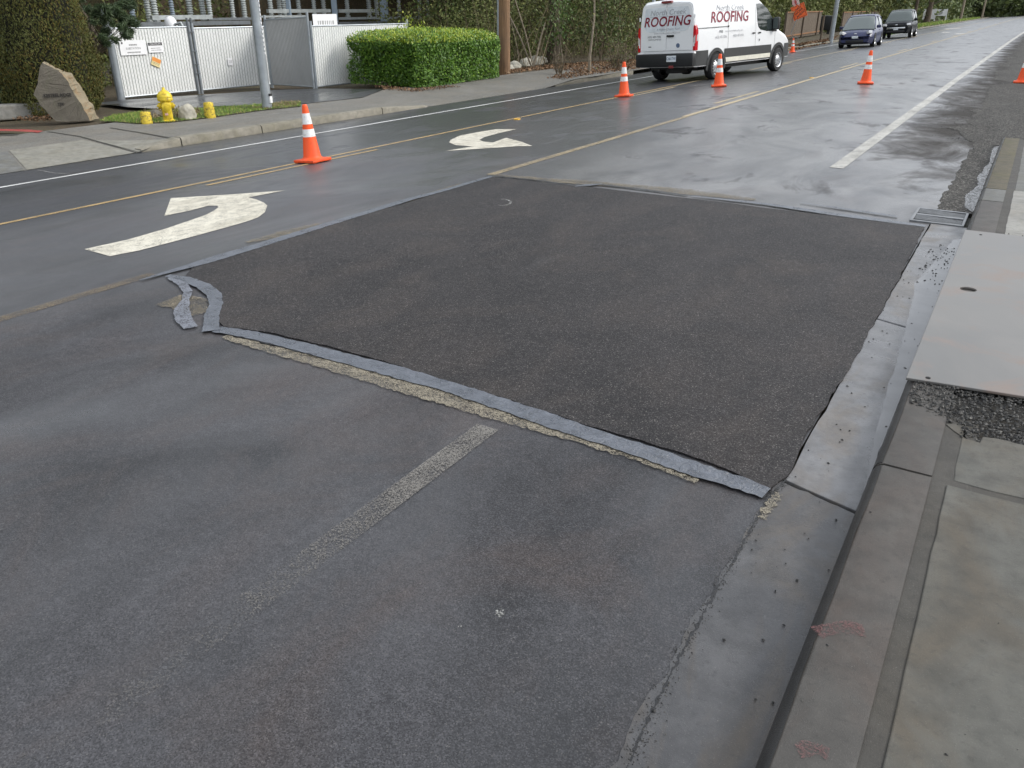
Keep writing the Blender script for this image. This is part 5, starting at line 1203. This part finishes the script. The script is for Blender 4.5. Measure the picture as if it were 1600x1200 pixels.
MB().box((0, 0, .85), (1.3, 1.1, 1.1), bev=.08).build('body', 'cabinet_dark', cb, smooth=True); MB().box((0, 0, 1.42), (1.36, 1.16, .06), bev=.02).build('lid', 'galvanised_dark', cb); MB().box((.3, -.3, .15), (.2, .2, .3)).build('leg', 'cabinet_dark', cb); MB().box((-.3, -.3, .15), (.2, .2, .3)).build('leg', 'cabinet_dark', cb)
g = G(1282, 62); o = MB().box((0, 0, .75), (.12, .12, 1.6), bev=.01).build('marker_post', 'plank_wood'); o.location = g; tag(o, 'short wooden post at the kerb between the work sign and the grey pole', 'post')
for (pa, w_, h_, lab, m_) in (((1467, 33), 1.7, 1.0, 'white framed board sign on two posts on the far verge', 'sign_white'), ((1450, 34.5), 1.5, 1.4, 'white notice board beside the dark tree trunk far down the road', 'sign_white')):
    g = G(*pa); root = empty('verge_sign', g); tag(root, lab, 'sign'); zt = ztop(g, 14.5)-g.z; fcx = facing(g); rz_ = math.atan2(fcx.y, fcx.x)+math.pi/2
    dd = Vector((math.cos(rz_), math.sin(rz_), 0))
    MB().box((0, 0, zt-h_/2), (w_, .06, h_), rz=rz_, bev=.01).build('board', m_, root)
    for s_ in (-1, 1): MB().box(dd*s_*(w_/2+.08)+Vector((0, 0, zt/2)), (.14, .14, zt+.15), rz=rz_).build('post', m_, root)
    mb = MB(); q = fcx*.05
    mb.lathe([(.30, 0), (.30, .01), (0, .011)], 16, q+Vector((0, 0, zt-h_/2)), 'y', Matrix.Rotation(rz_, 3, 'Z') @ Matrix.Scale(-1, 3, Vector((0, 1, 0)))); mb.build('emblem', 'slat_shade_and_print', root, fixn=True)
# low wall at far left, white stones under the thicket
g = G(-10, 186); o = MB().box((0, 0, .13), (2.4, .35, .30), rz=R(70), bev=.03).build('low_wall', 'pale_concrete'); o.location = g; tag(o, 'low pale concrete wall at the left edge behind the boulder', 'wall')
for k, (px, py, s_) in enumerate(((805, 106.5, .22), (822, 103, .26), (838, 100.5, .28), (846, 98, .24), (797, 109, .15))):
    rock('white_rock', G(px, py), (s_, s_*1.2, s_*.9), 'pale_stone', k*3.1, ['pale rock under the thicket second from the utility pole', 'pale rock under the thicket third from the utility pole', 'pale rock fourth from the utility pole under leaning stems', 'pale rock farthest from the utility pole under the thicket', 'smallest pale rock right beside the utility pole'][k], 'rock')

# ------------------------------------------------------------------ vegetation
def sph(n): v = rng.normal(size=(n, 3)); return v/np.linalg.norm(v, axis=1)[:, None]
# brown-green columnar conifer
def column_tree(name, g, rad, tall, n, leaf, mat, lab, lean=0, cat='conifer tree', bump=.16):
    root = empty(name, g); tag(root, lab, cat)
    z = rng.uniform(0, 1, n)**1.15*tall; a = rng.uniform(0, 2*np.pi, n); pr = np.interp(z/tall, [0, .05, .2, .5, .8, 1], [.80, .95, 1.0, .86, .5, .05])*rad
    lump = np.array([mnoise.noise(Vector((math.cos(x)*1.7, math.sin(x)*1.7, y*1.1))) + .5*mnoise.noise(Vector((math.cos(x)*5, math.sin(x)*5, y*3.4))) for x, y in zip(a, z)])
    r = pr*(1+bump*lump)*rng.uniform(.72, 1.04, n)**.5
    c = np.stack([r*np.cos(a), r*np.sin(a), z], 1); nrm = np.stack([np.cos(a), np.sin(a), np.full(n, .25)], 1)
    leaves('crown', c, rng.uniform(.6, 1.4, n)*leaf, mat, root, .38, nrm, .6, np.stack([np.cos(a)*.4, np.sin(a)*.4, np.full(n, 1.)], 1))
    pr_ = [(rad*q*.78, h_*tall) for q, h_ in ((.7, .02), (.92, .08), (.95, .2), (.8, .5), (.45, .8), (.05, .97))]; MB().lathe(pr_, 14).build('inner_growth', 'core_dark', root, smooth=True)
    MB().tube([(0, 0, -.1), (0, 0, tall*.9)], [rad*.16, .03], 8).build('trunk', 'bark', root); return root
g = G(105, 178); column_tree('columnar_conifer', Vector((g.x-.55, g.y+.15, g.z)), 1.02, 5.4, 60000, .055, 'thuja_leaf', 'broad brown-green columnar conifer behind the engraved boulder')
g2c = G(15, 168); column_tree('dark_conifer', Vector((g2c.x-1.0, g2c.y-.2, g2c.z)), 1.5, 7, 14000, .16, 'dark_conifer_leaf', 'dark shaded conifer at the left edge of the photo', bump=.35)
# pine behind, its branch hanging in front of the gate
def needles(name, tips, mat, parent, n_each=120, ln=.16):
    c = []; ax = []
    for p, d, r in tips:
        v = sph(n_each)*.75+np.array(d); v /= np.linalg.norm(v, axis=1)[:, None]; t_ = rng.uniform(-1, .2, n_each)[:, None]
        c.append(np.array(p)+np.array(d)*t_*r+v*ln*.5); ax.append(v)
    c = np.concatenate(c); ax = np.concatenate(ax); return leaves(name, c, np.full(len(c), ln), mat, parent, .10, None, 1, ax*3)
g = G(150, 166); bx0 = Vector((g.x-2.6, g.y+1.3, zp(g.x-2.6))); pine = empty('pine_tree', bx0); tag(pine, 'pine tree behind the brown conifer with a branch hanging before the gate', 'pine tree')
MB().tube([(0, 0, -.2), (.05, .1, 2), (0, .2, 5), (.1, .2, 9)], [.22, .18, .13, .04], 10).build('trunk', 'bark', pine, smooth=True)
tips = []; mb = MB(); 
def in_pine(px, py, X): return at_x(px, py, X)-bx0
for (px, py) in ((170, 12), (185, 25), (198, 35), (180, 45), (190, 52), (205, 15), (165, 40), (175, 58), (160, 25), (207, 30), (195, 8), (172, 28), (150, 15), (188, 42), (200, 50)):
    p = in_pine(px, py, -19.0+random.uniform(-.5, .5)); d = Vector((random.uniform(-.3, .5), random.uniform(0, .8), random.uniform(-.5, .2))).normalized()
    for k in range(3):
        q = p+Vector((random.gauss(0, .10), random.gauss(0, .12), random.gauss(0, .09))); tips.append((tuple(q), tuple(d), .14))
    mb.tube([(0, .1, p.z+.7), tuple(p*.5+Vector((0, 0, .4))), tuple(p)], [.03, .012, .004], 5)
mb.build('branches', 'bark', pine)
for k in range(190):
    a, z, r = random.uniform(0, 6.28), random.uniform(2.2, 9), random.uniform(.3, 2.4); r *= max(.2, 1-(z-2)/9); d = Vector((math.cos(a), math.sin(a), .3)).normalized(); tips.append(((math.cos(a)*r, math.sin(a)*r, z), tuple(d), .3))
needles('crown', tips, 'pine_needle', pine, 130, .17)
# laurel hedge
ha, hb, hc2 = G(664, 138), G(784, 121), G(575, 128)
hd = (hb-ha); hd.z = 0; hl = hd.length; hd.normalize(); hn = Vector((-hd.y, hd.x, 0)); hh = ztop(ha, 50)-ha.z
hedge = empty('laurel_hedge', ha); tag(hedge, 'clipped glossy green laurel hedge beside the utility pole', 'hedge')
N = 34000; dep = 2.7; U = rng.uniform(-.02, 1.06, N)*hl; Vv = rng.uniform(0, dep, N); Z = rng.uniform(.0, hh, N); face = rng.choice(10, N, p=[.08, .08, .08, .07, .07, .11, .10, .10, .06, .25])
Vv[face < 5] = rng.uniform(0, .22, (face < 5).sum()); Z[(face >= 5) & (face < 8)] = hh-rng.uniform(0, .22, ((face >= 5) & (face < 8)).sum()); U[face == 8] = hl*1.06+rng.uniform(-.2, .03, (face == 8).sum()); U[face == 9] = rng.uniform(-.03, .2, (face == 9).sum())
lump = np.array([mnoise.noise(Vector((u*1.4, v*1.4, z*1.6)))+.6*mnoise.noise(Vector((u*4, v*4, z*4))) for u, v, z in zip(U, Vv, Z)])
rc = .45; uu = np.clip(U, -.05*hl, 1.02*hl)
corner = np.minimum(1, np.minimum((U+.02*hl)/rc, (1.06*hl-U)/rc)); corner = np.clip(corner, 0, 1)
Vv = Vv-lump*.10+(1-corner**.5)*.3*np.exp(-Vv/.5); Z = np.where(Z > hh*.75, Z-(1-np.sqrt(np.clip(Vv/.55, 0, 1)))*.26-(1-corner)*.22, Z)+lump*.05; Z = np.maximum(Z, .03)
C = np.stack([hd.x*U+hn.x*Vv, hd.y*U+hn.y*Vv, Z], 1); nr = np.tile([-hn.x*.7, -hn.y*.7, .55], (N, 1))
young = (Z > hh*.80) & (rng.uniform(size=N) < .55)
leaves('foliage', C[~young], rng.uniform(.05, .105, (~young).sum()), 'laurel_leaf', hedge, .45, nr[~young], .75)
leaves('young_growth', C[young], rng.uniform(.05, .10, young.sum()), 'laurel_young', hedge, .42, nr[young], .7, np.tile([0, 0, 1.], (young.sum(), 1)))
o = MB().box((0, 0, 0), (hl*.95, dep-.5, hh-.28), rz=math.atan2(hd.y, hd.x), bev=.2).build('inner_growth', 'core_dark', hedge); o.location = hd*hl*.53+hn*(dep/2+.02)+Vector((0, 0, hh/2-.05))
sh = []
for (px, py) in ((636, 18), (630, 30), (640, 28), (650, 36), (660, 34), (615, 42), (690, 40), (712, 42), (742, 44)):
    d = ray(px, py); pl_o = ha+hn*.6; t_ = (pl_o-Vector((0, 0, CAM_H))).dot(hn)/d.dot(hn); q = Vector((0, 0, CAM_H))+d*t_-ha
    for k in range(26):
        zz = random.uniform(hh-.15, max(hh, q.z)); sh.append((q.x+random.gauss(0, .07), q.y+random.gauss(0, .07), zz))
leaves('shoots', sh, rng.uniform(.06, .11, len(sh)), 'laurel_young', hedge, .4, None, 1, np.tile([0, 0, 1.2], (len(sh), 1)))['kind'] = 'stuff'
# shrubs, saplings and thicket
def shrub(name, g, rad, tall, n, leaf, mat, lab, stems=6, stem_mat='twig', cat='shrub', asp=.5, grp=None, lo=.15):
    root = empty(name, g); tag(root, lab, cat, grp); mb = MB(); c = []
    per = max(1, n//max(1, stems*4))
    for k in range(stems):
        a = random.uniform(0, 6.28); b0 = Vector((random.gauss(0, rad*.15), random.gauss(0, rad*.15), -.05)); tp = Vector((math.cos(a)*rad*random.uniform(.3, .95), math.sin(a)*rad*random.uniform(.3, .95), tall*random.uniform(.7, 1.05)))
        md = b0.lerp(tp, .5)+Vector((random.gauss(0, .1), random.gauss(0, .1), .1)); mb.tube([b0, md, tp], [.016+tall*.004, .011+tall*.002, .004], 5)
        for j in range(4):
            u = random.uniform(lo, 1); p = b0.lerp(tp, u); q = p+Vector((random.gauss(0, rad*.35), random.gauss(0, rad*.35), random.uniform(0, .3)*tall*.4)); mb.tube([p, q], [.009, .003], 4)
            cc = rng.normal(size=(per, 3))*np.array([rad*.24, rad*.24, tall*.11])+np.array(p.lerp(q, .7)); c.append(cc)
    c = np.concatenate(c); c[:, 2] = np.maximum(c[:, 2], .03); leaves('crown', c, rng.uniform(.6, 1.4, len(c))*leaf, mat, root, asp); mb.build('stems', stem_mat, root, smooth=True); return root
shrub('tall_shrub', G(868, 99), .9, 3.4, 900, .13, 'shrub_leaf', 'leafy green shrub right of the leaning stems in the thicket', 5, 'pale_bark')
shrub('tall_shrub', G(815, 98), .9, 3.0, 500, .10, 'wood_green', 'thin bushy shrub close right of the utility pole', 7, 'twig')
shrub('twiggy_bush', G(875, 116), .35, .75, 160, .05, 'straw', 'small dry twiggy bush on the leaf litter by the kerb start', 12, 'twig', asp=.25)
shrub('twiggy_bush', G(962, 108), .7, 1.0, 420, .06, 'wood_leaf', 'dry brown twiggy bush just left of the white van', 14, 'twig', asp=.3)
shrub('dark_shrub', G(700, 100), 1.6, 3.0, 1800, .13, 'shrub_leaf', 'dark green shrub behind the laurel hedge', 8)
shrub('dark_shrub', G(748, 98), 1.6, 3.2, 1800, .12, 'wood_green', 'loose green shrub behind the hedge close left of the utility pole', 8)
shrub('green_bush', G(945, 96), 1.5, 3.4, 2200, .13, 'wood_green', 'dense green bush behind the sapling left of the van', 8)
shrub('green_bush', G(990, 92), 1.4, 3.0, 1500, .12, 'wood_leaf', 'brownish green bush right behind the rear of the van', 8)
for (pb, pt, r, lab) in (((832, 104), (790, 12), .035, 'bare leaning stem nearest the utility pole'), ((834, 104), (805, 0), .03, 'bare stem leaning left in the thicket'), ((831, 106), (844, 62), .05, 'short pale forked stem in the thicket'), ((812, 103), (800, 40), .02, 'thin bare stem close to the utility pole')):
    g = G(*pb); d = ray(*pt); k_ = Vector((g.x, g.y, 0)).length/math.hypot(d.x, d.y); tp = Vector((0, 0, CAM_H))+d*k_-g; tp2 = tp+(tp*.6)
    root = empty('leaning_stem', g); tag(root, lab, 'sapling'); MB().tube([(0, 0, -.1), tuple(tp*.5+Vector((.03, .03, 0))), tuple(tp), tuple(tp2)], [r, r*.8, r*.65, r*.3], 7).build('trunk', 'pale_bark', root, smooth=True)
    n_ = 60; leaves('crown', rng.normal(size=(n_, 3))*.35+np.array(tp2), np.full(n_, .12), 'wood_green', root)
g = G(921, 111.5); root = empty('sapling', g); tag(root, 'slim pale-barked sapling standing alone left of the van', 'sapling')
tb = Vector((.05, .1, ztop(g, 25)-g.z)); MB().tube([(0, 0, -.05), (.0, -.02, .5), (.03, .02, 1.0), tuple(tb), tuple(tb*1.8+Vector((-.2, .1, 0))), tuple(tb*2.4)], [.065, .05, .04, .035, .02, .006], 8).build('trunk', 'pale_bark', root, smooth=True)
mb = MB()
for k in range(14):
    p = Vector((tb.x, tb.y, random.uniform(1.3, 4))); a = random.uniform(0, 6.28); q = p+Vector((math.cos(a)*.8, math.sin(a)*.8, .5)); mb.tube([p, p.lerp(q, .5)+Vector((0, 0, .1)), q], [.014, .009, .003], 4)
mb.build('branches', 'twig', root); c = rng.normal(size=(160, 3))*[.6, .6, .8]+[0, 0, 3.0]; leaves('crown', c, np.full(160, .09), 'wood_leaf', root)
g = G(892, 97); root = empty('old_trunk', Vector((g.x-1.2, g.y+.6, zp(g.x)))); tag(root, 'thick dark tree trunk in the thicket left of the sapling', 'tree')
MB().tube([(0, 0, -.2), (0, 0, .3), (.05, 0, 2), (0, .1, 7)], [.40, .30, .26, .12], 12).build('trunk', 'bark', root, smooth=True)
c = rng.normal(size=(1500, 3))*[1.6, 1.6, 1.5]+[0, 0, 6]; leaves('crown', c, rng.uniform(.15, .35, 1500), 'wood_leaf', root)
# tall trees standing through the wood (their lower trunks show)
TREES = [((1447, 36), .42, 12, 'dark leaning tree trunk before the white notice board far down the road'), ((1425, 38), .25, 12, 'reddish brown tree trunk behind the dark off-road car'), ((1340, 42), .22, 10, 'brown tree behind the plank fence above the blue car'), ((1250, 50), .28, 11, 'brown tree standing behind the orange work sign'), ((1560, 25.5), .5, 14, 'pale trunked tree at the far end of the road'), ((1578, 25), .4, 13, 'tree at the far end of the road nearest the right edge')]
for pix, r, hgt, lab in TREES:
    g = G(*pix); root = empty('roadside_tree', g); tag(root, lab, 'tree', 'tall trees along the far verge'); MB().tube([(0, 0, -.2), (.05, .1, .8), (.1, .3, hgt*.4), (0, .2, hgt)], [r*1.2, r, r*.7, .05], 10).build('trunk', 'bark', root, smooth=True); mb = MB()
    for k in range(12):
        z = random.uniform(2.2, hgt*.9); a = random.uniform(0, 6.28); l = random.uniform(1, 2.6); p = Vector((.05, .2, z)); mb.tube([p, p+Vector((math.cos(a)*l*.5, math.sin(a)*l*.5, l*.2)), p+Vector((math.cos(a)*l, math.sin(a)*l, l*.55))], [r*.25, r*.15, .02], 5)
    mb.build('limbs', 'bark', root); n_ = 1600; c = rng.normal(size=(n_, 3))*[1.5, 1.5, hgt*.19]+[0, 0, hgt*.66]; c = c[c[:, 2] > 2.6]; leaves('crown', c, rng.uniform(.2, .5, len(c)), 'wood_leaf' if r < .45 else 'wood_green', root)
# the woodland mass behind everything
def mass(name, boxes, lab, mat):
    cs = []; ss = []
    for (x0, x1, y0, y1, z0, z1, n_, s_) in boxes:
        x = rng.uniform(x0, x1, n_*3); y = rng.uniform(y0, y1, n_*3); z = z0+(z1-z0)*rng.uniform(0, 1, n_*3)
        nz = np.array([mnoise.noise(Vector((a*.35, b*.35, c*.5)))+.5*mnoise.noise(Vector((a*1.1, b*1.1, c*1.3))) for a, b, c in zip(x, y, z)])
        edge = (z-z0)/(z1-z0); keep = (nz > -.02+.35*np.maximum(0, edge-.6)); idx = np.nonzero(keep)[0][:n_]
        c = np.stack([x[idx], y[idx], z[idx]+np.array([zp(q) for q in x[idx]])], 1); cs.append(c); ss.append(rng.uniform(.5, 1.5, len(idx))*s_)
    o = leaves(name, np.concatenate(cs), np.concatenate(ss), mat, aspect=.55); tag(o, lab, 'woodland', kind='stuff'); return o
mass('woodland', [(-38, -26.5, -8, 24, 0, 3.2, 26000, .16), (-40, -27, -10, 24, 3.2, 10, 16000, .42), (-24, -18, 27, 62, 0, 3.0, 52000, .115), (-26, -19, 26, 62, 3.0, 10, 20000, .38), (-24, -17.5, 62, 110, 0, 3, 20000, .24), (-28, -18, 62, 240, 2.8, 12, 22000, .7), (-30, -17.5, 110, 236, 0, 3, 16000, .42)], 'brown and olive winter woodland behind the fence and along the far verge', 'wood_leaf')
mb = MB()
for k in range(480):
    x, y = random.uniform(-19.2, -16.9), random.uniform(26, 62); l = random.uniform(.8, 3.0); a_ = random.gauss(0, .35), random.gauss(0, .35); p = Vector((x, y, zp(x)))
    mb.tube([p, p+Vector((a_[0]*l*.5+random.gauss(0, .06), a_[1]*l*.5, l*.5)), p+Vector((a_[0]*l, a_[1]*l, l))], [.012, .008, .003], 3, False)
for k in range(260):
    x, y = random.uniform(-31, -26.6), random.uniform(4, 24); l = random.uniform(1.2, 3.4); a_ = random.gauss(0, .3), random.gauss(0, .3); p = Vector((x, y, zp(x)))
    mb.tube([p, p+Vector((a_[0]*l*.5+random.gauss(0, .06), a_[1]*l*.5, l*.5)), p+Vector((a_[0]*l, a_[1]*l, l))], [.015, .01, .004], 3, False)
o = mb.build('undergrowth_twigs', 'straw_twig'); tag(o, 'thin bare twigs and canes in the undergrowth', 'twigs', kind='stuff')
mass('end_trees', [(-30, 40, 236, 262, 0, 9, 16000, 1.1), (-30, -15, 120, 236, 0, 4, 5000, .6)], 'green tree line closing the far end of the road', 'wood_green')
mass('near_side_trees', [(13, 24, 2, 120, 0, 8.5, 12000, .9)], 'dark green trees standing along the near side of the road', 'wood_green')
MB().box((-34, 8, 3.0), (.5, 60, 7.0)).build('earth_bank', 'soil')['kind'] = 'structure'
MB().box((-26.2, 130, .9), (.5, 215, 3.6)).build('earth_bank', 'soil')['kind'] = 'structure'
MB().box((0, 262, 3), (120, 1, 7)).build('earth_bank', 'soil')['kind'] = 'structure'
# fallen leaves
def litter(pix, n, lab, s_=.09):
    c = scatter_poly(pix, n); c[:, 2] += rng.uniform(.005, .05, n); o = leaves('leaf_litter', c, rng.uniform(.5, 1.3, n)*s_, 'dry_leaf', None, .6, np.tile([0, 0, 1.], (n, 1)), .6); tag(o, lab, 'leaf litter', kind='stuff')
litter([(780, 112), (850, 103), (920, 98), (1000, 93), (1000, 108), (930, 116), (880, 124), (850, 122), (900, 113), (860, 108), (790, 116)], 4200, 'brown fallen leaves under the thicket left of the van')
litter([(580, 134), (640, 140), (700, 135), (720, 136), (650, 144), (600, 141)], 700, 'reddish fallen leaves along the foot of the hedge', .06)
litter([(20, 188), (60, 176), (82, 178), (92, 189), (60, 191)], 500, 'reddish fallen leaves left of the engraved boulder', .05)
litter([(1225, 72), (1290, 62), (1310, 56), (1300, 64), (1240, 79), (1225, 80)], 1200, 'brown leaves along the kerb by the distant cone', .14)
